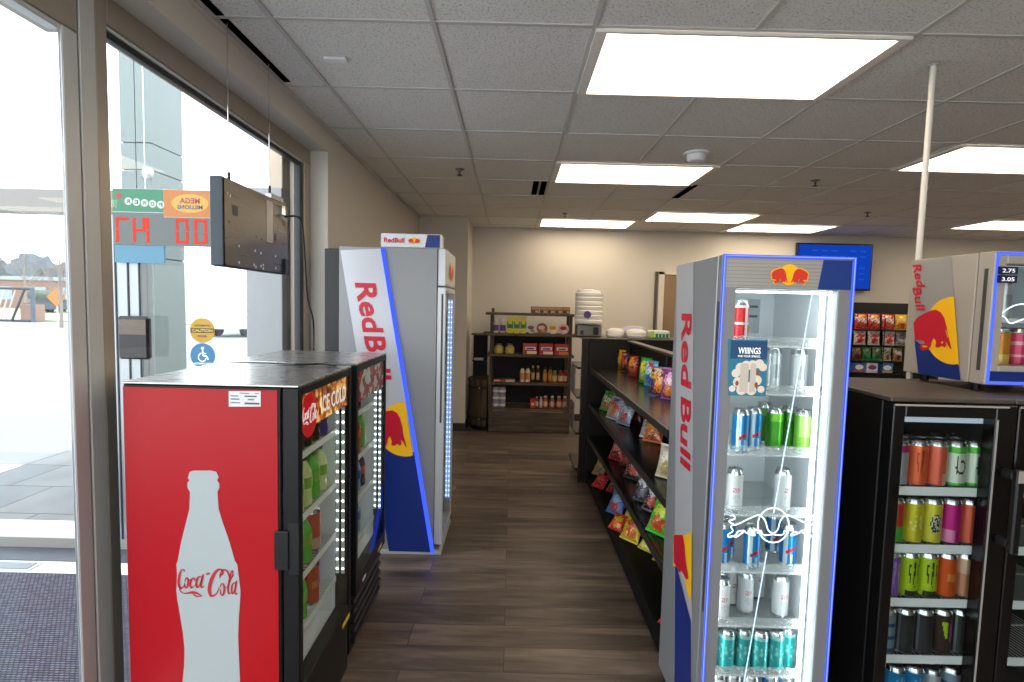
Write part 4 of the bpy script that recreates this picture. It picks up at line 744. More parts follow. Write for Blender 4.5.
def bag_maker(cols, w, h, d, seed, fn):
    """cols materials; fn(u in -1..1, v in 0..1) -> index on the front"""
    def mk():
        NU, NV = 20, 26; mb = MB(); rng = random.Random(seed); ph = rng.uniform(0, 9)
        for sgn in (-1, 1):
            vs, fs, ms = [], [], []
            for j in range(NV+1):
                v = j/NV; pv = math.sin(PI*v)**.55 if 0 < v < 1 else 0
                for i in range(NU+1):
                    u = -1+2*i/NU; th = d/2*pv*(max(0, 1-u*u))**.55; wr = .05*d*pnoise((u*3+ph, v*5, sgn*2+ph))*(1 if abs(u) < 1 and 0 < v < 1 else 0)
                    pin = 1-.07*pv; vs.append((u*w/2*pin, sgn*(th+wr), .012+(h-.024)*v))
            for j in range(NV):
                for i in range(NU):
                    a = j*(NU+1)+i; f = (a, a+1, a+NU+2, a+NU+1); fs.append(f if sgn < 0 else f[::-1]); q1 = pnoise((i*.33+ph, j*.3, sgn)); q2 = pnoise((i*.7+ph, j*.7, 4)); ms.append(rng.randrange(4) if q2 > .33 else fn(-1+2*(i+.5)/NU+.5*q1, (j+.5)/NV+.25*q1))
            b_ = len(mb.v); mb.v += [Vector(q_) for q_ in vs]; mb.f += [tuple(b_+q_ for q_ in f) for f in fs]; mb.m += ms
        o = mb.build('snack_bag', cols, off=(0, 0, 0), smooth=60)
        for z0, z1 in ((0, .0125), (h-.0125, h)):
            m2 = MB()
            for k in range(10): x0 = -w/2+w*k/10; m2.box((x0, -.0012-(.0012 if k % 2 else 0), z0), (x0+w/10, .0012+(.0012 if k % 2 else 0), z1))
            m2.build('crimped_seal', cols[0], o, off=(0, 0, 0))
        return o
    return mk
def bc_(n, c): return mat('bag_'+n, c, .28, .15, coat=.3)
def pat(u, v, logo=1, chips=2, band=None):
    if abs(v-.68)*2.4+abs(u)*.75 < .62 and (u*.4+v) > .2: return logo
    if math.hypot(u*.8, (v-.27)*2.6) < .52: return chips
    if band and v > .86: return band
    return 0
def pat2(u, v): return 1 if .52 < v+.14*u < .74 else 2 if math.hypot(u-.1, (v-.28)*2.4) < .5 else 3 if v > .8 and abs(u) < .5 else 0
BAG = {'yellow': (['#e3b21c', '#d98c17', '#f2d35a', '#b8861a'], .11, .18, .07), 'redblack': (['#3a2224', '#b23a22', '#d07428', '#7e1f1f'], .11, .17, .07), 'redorange': (['#a52f2a', '#e0a12f', '#d0602a', '#e6d9b0'], .11, .17, .07), 'green': (['#2f9a35', '#e6e04a', '#c7d96b', '#176b2a'], .12, .19, .06), 'cyan': (['#4fb0d6', '#d9ecf2', '#2f6fb0', '#c43a50'], .13, .19, .055), 'purple': (['#3d2155', '#e8a02c', '#f08a2a', '#d9c4a8'], .14, .2, .065), 'pinkp': (['#8a3b86', '#e7b7cf', '#e88f2b', '#5a2670'], .13, .2, .065),
  'greenb': (['#4fae4a', '#e0e6d8', '#d66a2c', '#2f7a38'], .15, .17, .06), 'whitered': (['#b7bcc6', '#d4472c', '#e07a3c', '#5a6fa0'], .15, .18, .06), 'bluegrey': (['#8d9fb3', '#c9d2da', '#d2472e', '#3a6a9c'], .15, .18, .06), 'darkred': (['#4a1d1e', '#8a2c28', '#a3502c', '#2c1416'], .14, .15, .05), 'greyorange': (['#a9a49e', '#5f6570', '#d18a2e', '#d9d4c8'], .15, .17, .06), 'orange': (['#c4641f', '#e0a05a', '#8f3a18', '#e8c08a'], .14, .15, .06), 'cream': (['#d8cfb0', '#efe9d2', '#bfa860', '#8f8a78'], .16, .2, .06),
  'crimson': (['#a32028', '#d98a86', '#701820', '#d9cfc8'], .14, .16, .05), 'darkmulti': (['#1f2126', '#b8bcc4', '#b8482c', '#7c828c'], .14, .19, .05), 'black': (['#17181c', '#c9ccd2', '#5b6068', '#a54a2c'], .15, .2, .06), 'limeg': (['#3fc41e', '#d9e63a', '#d8452c', '#8fe06a'], .16, .2, .06), 'goldgrey': (['#a89468', '#d9c274', '#7a756c', '#5f5a50'], .14, .16, .05), 'brightred': (['#c81e22', '#e85a4a', '#8a1518', '#e8b8a8'], .14, .14, .05), 'skyblue': (['#2f78c4', '#9cc4e6', '#c8504a', '#1e4f8f'], .15, .18, .06), 'yellowred': (['#d8b81e', '#c23a1e', '#d9682a', '#efe08a'], .15, .18, .06), 'redyellow': (['#c23420', '#e6b42a', '#d8892a', '#f2d98a'], .14, .15, .05), 'yellowp': (['#d4c43a', '#a89a2a', '#e8dc8a', '#b86a2a'], .15, .16, .05)}
def bag(kind, p, rz, rx, lb_, grp, sc_=1):
    cols, w, h, d = BAG[kind]; ms = [bc_(kind+str(i), c) for i, c in enumerate(cols)]
    return place('bag_'+kind, bag_maker(ms, w, h, d, len(kind)*7, pat if len(kind) % 2 else pat2), p, lb_, 'snack bag', grp, rz, rx, (sc_,)*3)
# (kind, px, py of the bag's foot, scale, turn, lean, label); each stands on the shelf at height z
def bagrow(z, L, grp, gap=.0):
    done = []
    for kind, x, y, s_, rz, rx, lb_ in L:
        w, h, d_ = (q_*s_ for q_ in BAG[kind][1:4]); p = at(x, y, Z=z); hx = abs(math.cos(rz))*w/2+abs(math.sin(rz))*d_/2; hy = abs(math.sin(rz))*w/2+abs(math.cos(rz))*d_/2
        if p.y > GY1-hy-h*abs(math.sin(rx))*math.cos(rz)-.01: p = at(x, y, Y=GY1-hy-h*abs(math.sin(rx))*math.cos(rz)-.01)
        p.x = min(p.x, 1.024-hx-h*abs(math.sin(rx)*math.sin(rz)))
        nn, tt = Vector((math.sin(rz), -math.cos(rz))), Vector((math.cos(rz), math.sin(rz)))
        for _ in range(80):
            dd = [(Vector((p.x-a.x, p.y-a.y)), w2, d2) for a, w2, d2 in done]
            if all(abs(v.dot(nn)) > (d_+d2)*.58+.006 or abs(v.dot(tt)) > (w+w2)*.56 for v, w2, d2 in dd): break
            p.y -= .008
        done.append((p.copy(), w, d_))
        bag(kind, (p.x, p.y, z+.004+abs(math.sin(rx))*.004), rz, rx, lb_, grp, s_)
A = -1.15
bagrow(SZ[0], [('yellow', 630, 368, .95, -1.2, -.04, 'yellow snack bag standing alone, farthest on the top shelf'), ('redblack', 639.5, 371.5, .95, A, -.06, 'dark red snack bag behind the green one, top shelf'), ('redorange', 645.5, 377, .95, A, -.08, 'red and orange snack bag touching the green one, top shelf'), ('green', 652.5, 384, .98, A, -.1, 'green snack bag on the top shelf, before the purple bag'), ('cyan', 664.5, 383, .95, A, -.1, 'light blue snack bag behind the purple bag, top shelf'), ('purple', 658, 396.5, .9, -.75, -.12, 'purple snack bag with orange disc on the top shelf'), ('pinkp', 675, 399, .95, -.75, -.12, 'pink purple snack bag half behind the silver fridge')], 'snack bags on the top shelf')
bagrow(SZ[1], [('greenb', 604.5, 411.5, 1.0, -1.1, -.4, 'green snack bag lying farthest on the middle shelf'), ('whitered', 611.5, 420, 1.0, -1.1, -.4, 'white and red snack bag behind the blue grey one, middle shelf'), ('bluegrey', 622, 425, 1.0, -1.1, -.4, 'blue grey snack bag with red spot, middle shelf'), ('darkred', 635.5, 422, 1.0, -.8, -.4, 'dark red snack bag in shadow, middle shelf'), ('greyorange', 650, 439.5, .95, -.8, -.35, 'grey and orange snack bag alone on the middle shelf'), ('orange', 664, 440, .95, -.7, -.5, 'orange snack bag at the fridge edge, middle shelf'), ('cream', 667, 480, .85, -.8, -.3, 'cream snack bag at the very edge of the silver fridge')], 'snack bags on the middle shelf')
bagrow(SZ[2], [('crimson', 614.5, 461, .95, -.9, -.5, 'crimson snack bag farthest on the third shelf'), ('darkred', 624, 465, .9, -.9, -.5, 'dull red snack bag next to the crimson one, third shelf'), ('darkmulti', 631, 480, 1.0, -.9, -.45, 'dark speckled snack bag, third shelf'), ('black', 641, 503, .95, -.95, -.45, 'black snack bag with silver print, third shelf'), ('darkmulti', 650, 513, .95, -.95, -.45, 'dark speckled snack bag beside the lime one, third shelf'), ('limeg', 657, 536, .95, -.95, -.5, 'bright lime green snack bag on the third shelf')], 'snack bags on the third shelf')
bagrow(.115, [('goldgrey', 597, 475, .95, -.9, -.6, 'gold and grey snack bag farthest on the bottom deck'), ('brightred', 597, 488.5, .9, -.9, -.8, 'bright red snack bag on the bottom deck'), ('crimson', 609, 490, .85, -.9, -.8, 'dark crimson snack bag on the bottom deck'), ('skyblue', 613, 515, .95, -.9, -.6, 'sky blue snack bag on the bottom deck'), ('yellowp', 628, 519, .9, -.9, -.6, 'plain yellow snack bag behind the red ones, bottom deck'), ('redyellow', 614, 531, .8, -.9, -.8, 'small red and yellow snack bag, bottom deck'), ('yellowred', 628, 542, .95, -.9, -.6, 'yellow bag with large red panel, bottom deck'), ('yellowp', 645, 551, .85, -.9, -.8, 'yellow snack bag sliding forward, bottom deck'), ('yellowred', 660, 563, .75, -.9, -.9, 'small yellow snack bag at the fridge edge, bottom deck'), ('brightred', 665, 628, .6, -.9, -.9, 'red packet nearest the silver fridge, bottom deck')], 'snack bags on the bottom deck')

# things on the end unit
fm = mat('foam_white', '#e9e4da', .7)
fs_ = thing('foam_cup_stack', 'tall white stack of wrapped foam cups on a steel urn', 'cups', (.72, 4.86, EZ))
prof = []
for k in range(7): z = .118+k*.042; prof += [(.118+.004*(k % 2), z), (.129, z+.012), (.131, z+.034), (.122, z+.041)]
MB().lathe(prof, (.715, 4.86, EZ), 28).build('cup_sleeve', fm, fs_); MB().lathe([(.02, 0), (.116, .0), (.112, .02), (.03, .03)], (.715, 4.86, EZ+.41), 28).build('wrap_top', mat('wrap_film', '#e6e6e6', .2), fs_)
e_ = Frame((.685, 4.727, EZ), (1, 0, 0), (0, 0, 1)); poly(e_, circle(.0, .205, .034, 20), 'purple_emblem', mat('emblem_purple', '#4a2f66', .5), fs_)
ur = thing('steel_urn', 'grey steel urn under the white cup stack', 'urn', (.72, 4.86, EZ)); B((.60, 4.78, EZ+.0008), (.83, 4.95, EZ+.112), .008).build('urn_body', mat('urn_grey', '#77736d', .35, .6), ur); B((.63, 4.765, EZ+.02), (.66, 4.7795, EZ+.06)).build('urn_tap', M_black, ur); B((.75, 4.772, EZ+.02), (.80, 4.7795, EZ+.09)).build('urn_panel', M_black, ur)
for i, (x, w_, lb_) in enumerate(((.965, .085, 'white wrapped bowl pile beside the cup stack'), (1.16, .095, 'white wrapped bowl pile next to the green packet'))):
    o = MB().lathe([(w_*.9, 0), (w_, .02), (w_*.97, .03), (w_, .045), (w_*.9, .065), (w_*.5, .082), (.005, .085)], (x, 4.83, EZ+.0008), 26).build('bowl_stack', fm); tag(o, lb_, 'bowls', 'wrapped bowl piles')
gp_ = thing('cup_packet', 'green and white cup packet on the end unit near the tan door', 'packet', (1.36, 4.82, EZ)); B((1.275, 4.77, EZ+.0008), (1.46, 4.88, EZ+.075), .012).build('packet_wrap', mat('packet_white', '#d9dfd6', .4), gp_)
ef = Frame((1.275, 4.77, EZ), (1, 0, 0), (0, 0, 1)); poly(ef, [(.0, .006), (.04, .006), (.04, .066), (.0, .066)], 'lime_print', mat('print_lime', '#9dc53a', .5), gp_); polys(ef, [[(.05+.032*k, .01), (.074+.032*k, .01), (.074+.032*k, .045), (.05+.032*k, .045)] for k in range(4)], 'green_print', mat('print_green', '#127a3c', .5), gp_)
o = MB().tube(smoothline([(1.05, 4.98, EZ+.09), (1.15, 4.98, EZ+.12), (1.26, 4.98, EZ+.11)]), [.04]*13, 12).build('lid_sleeve', mat('lilac_film', '#b5aec6', .3)); o.location.z = EZ+.001; tag(o, 'pale lilac lid sleeve lying behind the white bowl piles', 'lids')
# packets peeking out of the end unit's shelves
for z, h_, c, lb_ in ((.79, .27, '#79716b', 'pale packet hanging out of the end unit, upper'), (.455, .25, '#6b5f58', 'pale packet hanging out of the end unit, lower')):
    o = MB().box((EX0-.052, 4.75, z), (EX0-.033, 4.95, z+h_), .006).build('hanging_packet', mat('packet'+c[1:], c, .5, var=.4, vscale=25)); tag(o, lb_, 'packet', 'packets on the end unit')

# ================================================================== WOODEN RACK
W_d = wood('weathered_wood', '#2a2018', '#6b5742', (1, 12, 12)); W_v = wood('weathered_wood_upright', '#241b14', '#56442f', (12, 12, 1))
rk = thing('wooden_rack', 'dark weathered wood rack of groceries against the back wall', 'rack', (.24, 6.6, 0)); KX0, KX1, KY0, KY1 = -.27, .75, 6.4, 6.84
for x in (KX0, KX1-.035):
    for y in (KY0+.02, KY1-.06): B((x, y, 0), (x+.035, y+.045, 1.55 if y > 6.6 else 1.5), .003).build('upright', W_v, rk)
KZ = (1.5, 1.245, .985, .632, .305)
for i, z in enumerate(KZ):
    o_ = (.06, .09, .03, .0, -.036)[i]
    B((KX0-o_, KY0-.0 if i < 4 else KY0+.0, z-.032), (KX1+o_, KY1-.065, z), .003).build('shelf_board', W_d, rk)
B((KX0+.036, KY1-.012, .3), (KX1-.036, KY1, 1.2)).build('back_panel', mat('rack_back', '#100e0d', .7), rk)
for k in range(3): B((KX0+.001, KY0+.002, .012+k*.085), (KX1-.001, KY0+.019, .012+k*.085+.08), .003).build('front_plank', W_d, rk)
hb_ = thing('half_barrel', 'half wooden barrel with iron hoops standing left of the rack', 'barrel', (-.28, 6.68, 0)); BX, BYc, BR = -.297, 6.69, .25
def halfb(r, z0, z1, n, mbx, gap=.006):
    for k in range(n):
        a0 = PI/2+PI*k/n+gap/r/2; a1 = PI/2+PI*(k+1)/n-gap/r/2
        P_ = [(BX+r*math.cos(a), BYc+r*math.sin(a), z0) for a in (a0, a1)]+[(BX+(r-.018)*math.cos(a), BYc+(r-.018)*math.sin(a), z0) for a in (a1, a0)]
        mbx.prism(P_, (0, 0, z1-z0))
mbx = MB(); halfb(BR, .06, .65, 11, mbx); mbx.build('staves', W_v, hb_)
for z in (.14, .53): mbx = MB(); halfb(BR+.006, z, z+.035, 24, mbx, 0); hp_ = mbx.build('hoop', mat('iron_hoop', '#2b2622', .5, .6), hb_); MB().lathe([(.008, 0), (.006, .005)], (0, 0, 0), 10).build('rivet', M_alu, hp_, off=(0, 0, 0)); hp_.children[0].rotation_euler.x = PI/2; hp_.children[0].location = (-.11, -.256, z+.018)
mbx = MB(); mbx.prism([(BX, BYc-BR+.02, .62)]+[(BX+(BR-.02)*math.cos(a), BYc+(BR-.02)*math.sin(a), .62) for a in [PI*1.5-PI*k/20 for k in range(1, 21)]], (0, 0, .022)); mbx.build('barrel_top', W_d, hb_)
mbx = MB(); halfb(BR-.03, 0, .06, 11, mbx, 0); mbx.build('barrel_foot', M_shelfm, hb_)
su = thing('side_shelf', 'small black shelf unit standing on the half barrel', 'shelf', (-.41, 6.8, .652)); B((-.5, 6.78, .652), (-.315, 6.81, 1.2)).build('back_panel', M_shelfm, su); B((-.5, 6.62, .86), (-.315, 6.779, .875)).build('shelf', M_shelf, su); B((-.52, 6.6, 1.2005), (-.37, 6.83, 1.215)).build('top_board', W_d, su)
o = B((-.48, 6.63, .876), (-.36, 6.72, .905), .006).build('paper_packet', mat('paper_white', '#cfc9bd', .6)); tag(o, 'white paper packet on the small black shelf over the barrel', 'packet')
def rackx(x, z): return at(x, 300+(1.5-z)*80, Y=KY0+.1).x
def gbox(x0, x1, z, h, col, lb_, name, cat, grp, prints=(), d=.07, y0=KY0+.03):
    X0, X1 = rackx(x0, z), rackx(x1, z); t = thing(name, lb_, cat, ((X0+X1)/2, y0+d/2, z+.001), grp)
    B((X0+.001, y0, z+.001), (X1-.001, y0+d, z+h), .003).build('carton', mat(name+col[1:], col, .45), t); f = Frame((X0, y0, z+.001), (X1-X0, 0, 0), (0, 0, h))
    for k, (a, b_, c_, d_, cc) in enumerate(prints): poly(f, [(a, b_), (c_, b_), (c_, d_), (a, d_)], 'print_panel', mat('print'+cc[1:], cc, .45), t, 1+k*.6)
    return t
for i, (a, b_) in enumerate(((531, 539), (539.6, 547), (547.4, 554), (554.5, 562), (562.5, 570))):
    c = ('#8a5a34', '#94683c', '#8b6a3a', '#9a5f38', '#6f4a2c')[i]
    gbox(a, b_, KZ[0], .085, c, f"{ORD[i]} brown carton from the left on top of the wooden rack", 'carton_box', 'box', 'cartons on top of the rack', ((.1, .55, .9, .9, '#b98a58'), (.15, .1, .5, .45, '#5c3018'), (.55, .12, .9, .4, '#c6a070')))
def jar(x, z, h, r, body, lab, cap_, lb_, name, cat, grp, key, y=KY0+.09):
    X = rackx(x, z)
    def mk():
        o = MB().lathe([(r*.85, 0), (r, .006), (r, h*.66), (r*.6, h*.82), (r*.55, h*.86)], (0, 0, 0), 20).build(name, body, off=(0, 0, 0)); MB().lathe([(r*1.015, h*.15), (r*1.015, h*.58)], (0, 0, 0), 20, cap=False).build('label_wrap', lab, o, off=(0, 0, 0)); MB().lathe([(r*.66, h*.85), (r*.66, h*.99), (r*.5, h)], (0, 0, 0), 16).build('lid', cap_, o, off=(0, 0, 0)); return o
    return place('jar_'+key, mk, (X, y, z+.001), lb_, cat, grp)
J = lambda n, c='#888888': mat('jar_'+n, c, .3)
for i, x in enumerate((496, 503)): jar(x, KZ[1], .17, .036, J('white', '#d9d4cf'), J('violet', '#6a4a8a'), J('whitecap', '#e8e6e0'), f"white and violet bottle, {'outermost' if not i else 'next to the yellow cartons'}, second shelf of the rack", 'white_bottle', 'bottle', 'white bottles on the rack', 'wv')
for i, (a, b_) in enumerate(((507, 513.6), (514, 520), (520.4, 526.5))): gbox(a, b_, KZ[1], .205, '#d6c81e', f"{['first', 'middle', 'last'][i]} of three yellow and green cartons on the wooden rack", 'tall_carton', 'box', 'yellow cartons on the rack', ((0.02, .3, .98, .72, '#3f8a2a'), (.2, .55, .8, .8, '#d9c92a'), (.3, .36, .7, .5, '#1e6a3a')))
def tub(x, z, r, cols, lb_):
    X = rackx(x, z); t = thing('noodle_bowl', lb_, 'bowl', (X, KY0+.06, z+.001), 'noodle bowls on the rack'); y = KY0+.05
    b_ = MB().lathe([(r*.7, 0), (r*.95, .05), (r, .055)], (0, 0, 0), 26).build('bowl', mat('bowl'+cols[0][1:], cols[0], .5), t, off=(0, 0, 0)); b_.rotation_euler.x = PI/2; b_.location = (0, .055-.01, r)
    f = Frame((X, y-.0115, z+.001+r), (1, 0, 0), (0, 0, 1)); poly(f, circle(0, 0, r*.97, 26), 'bowl_lid', mat('lid'+cols[1][1:], cols[1], .4), t, 1); poly(f, circle(-.1*r, .15*r, r*.6, 20, ry=r*.38), 'print_panel', mat('lid'+cols[2][1:], cols[2], .4), t, 2); poly(f, circle(.2*r, -.45*r, r*.42, 16, ry=r*.25), 'print_panel', mat('lid'+cols[3][1:], cols[3], .4), t, 2.6)
for x, r, c, lb_ in ((531.5, .066, ('#c9c2b8', '#cfc6c0', '#7c4a4a', '#8a7a3a'), 'pale mottled noodle bowl next to the yellow cartons'), (542, .068, ('#8a4a3a', '#8f4538', '#d2b7a0', '#c48a3a'), 'dark red noodle bowl on the second shelf of the rack'), (553, .067, ('#e0c89a', '#e3cfa4', '#c98a4a', '#efe3c4'), 'cream noodle bowl on the second shelf of the rack'), (563.5, .067, ('#d98a90', '#dcb0ac', '#b3202c', '#e9dcd6'), 'red and white noodle bowl at the rack upright')): tub(x, KZ[1], r, c, lb_)
for i, x in enumerate((499, 510)): jar(x, KZ[2], .125, .058, J('cupw', '#a99a62'), J('cupy', '#c9b84a' if i else '#bfae48'), J('cuplid', '#6f6a4a'), f"yellow noodle cup, {'outer' if not i else 'inner'} of the two on the rack", 'noodle_cup', 'cup', 'noodle cups on the rack', 'cup%d' % i)
for i, (a, b_) in enumerate(((523, 537), (539, 553), (554.5, 568.5))): gbox(a, b_, KZ[2], .14, '#b3221f', f"{['first', 'middle', 'last'][i]} of three red cartons on the third shelf of the rack", 'red_carton', 'box', 'red cartons on the rack', ((.15, .42, .9, .68, '#e4dccf'), (.25, .46, .8, .6, '#2f4f9a'), (.3, .06, .98, .3, ('#e0cfa0', '#e8d8b8', '#d9782a')[i])))
for i, (a, b_, c, w_) in enumerate(((493.5, 505, '#a3392c', 'flat red packet'), (505.5, 515, '#c7b7a4', 'flat pale packet'))): gbox(a, b_, KZ[3], .03, c, f"{w_} lying on the fourth shelf of the wooden rack", 'flat_packet', 'packet', 'flat packets on the rack', ((.1, .2, .6, .8, '#d9b8a0'),))
M_dk = J('soy', '#2a1610')
for x, key, b_, l_, c_, h_, r_, w_ in ((522.5, 'dress', J('dressing', '#d8cfc0'), J('dresslab', '#d98a4a'), M_black, .2, .031, 'white dressing bottle, outer one'), (527.8, 'dress', 0, 0, 0, 0, 0, 'white dressing bottle beside the dark bottles'), (533, 'soy', M_dk, J('soylab', '#b8a06a'), J('goldcap', '#c9a24a'), .21, .021, 'slim dark bottle, first of two'), (538, 'soy', 0, 0, 0, 0, 0, 'slim dark bottle, second of two'), (545, 'amber', J('amberg', '#a8672a'), J('amberlab', '#c98a3a'), M_black, .195, .026, 'amber bottle beside the dark bottles'), (550, 'amber', 0, 0, 0, 0, 0, 'amber bottle beside the jars'), (554.5, 'pickle', J('pickle', '#7a6a30'), J('picklelab', '#c9a06a'), J('greenlid', '#6f8a3a'), .155, .034, 'jar with a green lid'), (560.6, 'salsa', J('salsa', '#8a2f1c'), J('salsalab', '#d9b08a'), J('redlid', '#a8382c'), .155, .034, 'red jar, first of two'), (566.8, 'salsa', 0, 0, 0, 0, 0, 'red jar against the rack upright')):
    jar(min(x, 565.6), KZ[3], h_, r_, b_, l_, c_, f"{w_}, fourth shelf of the wooden rack", 'sauce_bottle' if 'bottle' in w_ else 'sauce_jar', 'bottle' if 'bottle' in w_ else 'jar', 'bottles and jars on the rack', key)
for i in range(6):
    r_, k = divmod(i, 2); X = max(rackx((494.5, 502.3)[k], KZ[4]), KX0+.084+.0*k); z = KZ[4]+.001+r_*.0865
    def mk(): o = MB().lathe([(.042, 0), (.044, .003), (.044, .082), (.042, .0855)], (0, 0, 0), 22).build('food_tin', mat('tin_label', '#8d869c', .4, .2), off=(0, 0, 0)); MB().lathe([(.0446, .02), (.0446, .05)], (0, 0, 0), 22, cap=False).build('label_wrap', mat('tin_white', '#d8d4da', .4), o, off=(0, 0, 0)); return o
    place('tin', mk, (X, KY0+.075, z), f"lilac food tin, {['lowest', 'middle', 'topmost'][r_]} of the stack {'nearer' if not k else 'farther from'} the barrel".replace('nearer the', 'nearer to the'), 'tin', 'food tins on the rack')
gbox(530, 535.3, KZ[4], .125, '#b8321f', 'small red carton on the lowest shelf of the rack', 'spice_carton', 'box', 'spices on the rack', ((.2, .3, .8, .6, '#e6b09a'),))
for x, key, b_, l_, h_, r_, w_ in ((537, 'hot', J('hot', '#a8281c'), J('hotlab', '#d9c8b8'), .145, .018, 'thin red bottle beside the small red carton'), (541, 'hot2', J('hot2', '#c9b09a'), J('hotlab'), .145, .02, 'thin pale bottle beside the orange sauces'), (545.3, 'srir', J('srir', '#a8401f'), J('srirlab', '#d9a88a'), .155, .031, 'orange sauce bottle, first of four'), (552, 'srir2', J('srir2', '#8a5a38'), J('srirlab'), .155, .031, 'brown sauce bottle, second of four'), (559, 'srir', 0, 0, 0, 0, 'orange sauce bottle, third of four'), (564.8, 'srir2', 0, 0, 0, 0, 'brown sauce bottle, last of four by the upright')):
    jar(x, KZ[4], h_, r_, b_, l_, J('tipcap', '#c9c4b8'), f"{w_}, lowest shelf of the rack", 'sauce_bottle', 'bottle', 'sauces on the lowest shelf', key)

# ================================================================== BACK WALL
tv = thing('television', 'flat television with a blue screen hung high on the back wall', 'television', (4.33, BY-.05, 1.9)); TX0, TX1, TZ0, TZ1 = 3.83, 4.86, 1.905, 2.535
B((TX0, BY-.075, TZ0), (TX1, BY-.035, TZ1), .004).build('bezel', M_black, tv); scn = B((TX0+.022, BY-.0765, TZ0+.03), (TX1-.022, BY-.0752, TZ1-.022)).build('screen', emis('screen_blue', '#1446c0', .85), tv); B((4.2, BY-.035, 2.1), (4.5, BY-.001, 2.4)).build('wall_mount', M_blackmetal, tv)
tfm = Frame((TX0+.022, BY-.0768, TZ0+.03), (1, 0, 0), (0, 0, 1), .0006); polys(tfm, [[(.05+.13*k, .49-.075*r_), (.13+.13*k, .49-.075*r_), (.13+.13*k, .51-.075*r_), (.05+.13*k, .51-.075*r_)] for r_ in range(6) for k in range(7) if (r_*3+k*5) % 4], 'screen_menu', emis('screen_text', '#2556cc', .9), scn)
PY = 6.9
pg = thing('pegboard_rack', 'black pegboard snack rack on the back wall under the television', 'rack', (4.95, PY, 0)); PX0, PX1 = 4.42, 5.75
B((PX0, PY+.02, .3), (PX1, PY+.05, 1.745)).build('pegboard', mat('pegboard_black', '#1c1b1b', .6, bump=.4, bscale=90), pg)
mb = MB()
for i in range(44):
    for j in range(8): mb.lathe([(.006, 0), (.006, .002)], (PX0+.03+i*.0295, PY+.018, 1.55+j*.025), 6)
mb.build('peg_holes', mat('peg_hole', '#050505', .9), pg)['kind'] = 'stuff'
for z in (1.395, 1.19, .985, .825): B((PX0, PY-.17, z-.012), (PX1, PY+.019, z)).build('shelf', M_shelf, pg)
for x in (4.84, 5.2): B((x, PY-.175, .3), (x+.012, PY-.171, 1.55)).build('divider_wire', M_shelf, pg)
B((PX0, PY-.15, .0), (PX1, PY+.05, .28)).build('base', M_shelfm, pg)
PG = []
def pgx(x): return at(x, 335, Y=PY-.1).x
for i, (x, k, w_) in enumerate(((860, 'red', 'red snack bag at the fridge edge'), (873, 'red', 'red snack bag in the middle'), (887, 'red', 'red snack bag beside the yellow bag'), (900, 'yellow', 'yellow snack bag'))):
    BAG['p'+k] = (['#c21a1c', '#efe6df', '#c8551f', '#d8a01e'] if k == 'red' else ['#dba916', '#e8c64a', '#c23a1e', '#efe0b0'], .165, .205, .07); bag('p'+k, (pgx(x), PY-.1, 1.396), 0, -.05, f"{w_} on the top row of the pegboard rack", 'bags on the pegboard rack')
for i, (x, w_) in enumerate(((860, 'red and white snack bag at the fridge edge'), (874, 'red and white snack bag in the middle'), (889, 'red and white snack bag with yellow spot'), (902, 'grey and black snack bag'))):
    k = 'prw' if i < 3 else 'pgb'; BAG[k] = (['#d8d2cc', '#c4231f', '#c8321f', '#c21a1c'] if i < 3 else ['#8d8a86', '#2c2a2a', '#c9c4be', '#55524f'], .16, .18, .07); bag(k, (pgx(x), PY-.1, 1.191), 0, -.05, f"{w_}, second row of the pegboard rack", 'bags on the pegboard rack')
for i, (x, c, w_) in enumerate(((858, ['#5a3526', '#8a6a52', '#3a2218', '#c9b49a'], 'brown'), (868, ['#1f7a3c', '#5a4030', '#2f9a50', '#8fc49a'], 'green and brown'), (878, ['#2f8a4a', '#6a4a34', '#1f5a34', '#a8d0b0'], 'bright green'), (888, ['#b8b2a4', '#3a5a3a', '#8a5a34', '#e0dccf'], 'pale'), (899, ['#a8764a', '#d9d0c0', '#3a2a20', '#2f8a7a'], 'tan'))):
    BAG['q%d' % i] = (c, .125, .175, .06); bag('q%d' % i, (pgx(x), PY-.1, .986), 0, -.05, f"{w_} snack bag, third row of the pegboard rack", 'bags on the pegboard rack')
for i, (x, c, w_) in enumerate(((859, '#2a5a9c', 'blue carton at the fridge edge'), (872, '#d9d4da', 'white carton with purple print'), (887, '#3a7ab8', 'light blue carton'))):
    X = pgx(x); t = thing('candy_carton', f"{w_}, lowest row of the pegboard rack", 'box', (X, PY-.1, .826), 'cartons on the pegboard rack'); B((X-.075, PY-.15, .826), (X+.075, PY-.04, .955), .004).build('carton', mat('candy'+c[1:], c, .45), t); f = Frame((X-.075, PY-.15, .826), (.15, 0, 0), (0, 0, .129))
    poly(f, circle(.5, .55, .36, 20, ry=.25), 'print_panel', mat('candyp%d' % i, ('#dfe4ea', '#6a2f86', '#dfe4ea')[i], .45), t); poly(f, [(.05, .05), (.95, .05), (.95, .22), (.05, .22)], 'print_panel', mat('candyq%d' % i, ('#b8482c', '#c9b8d0', '#c98a5a')[i], .45), t)

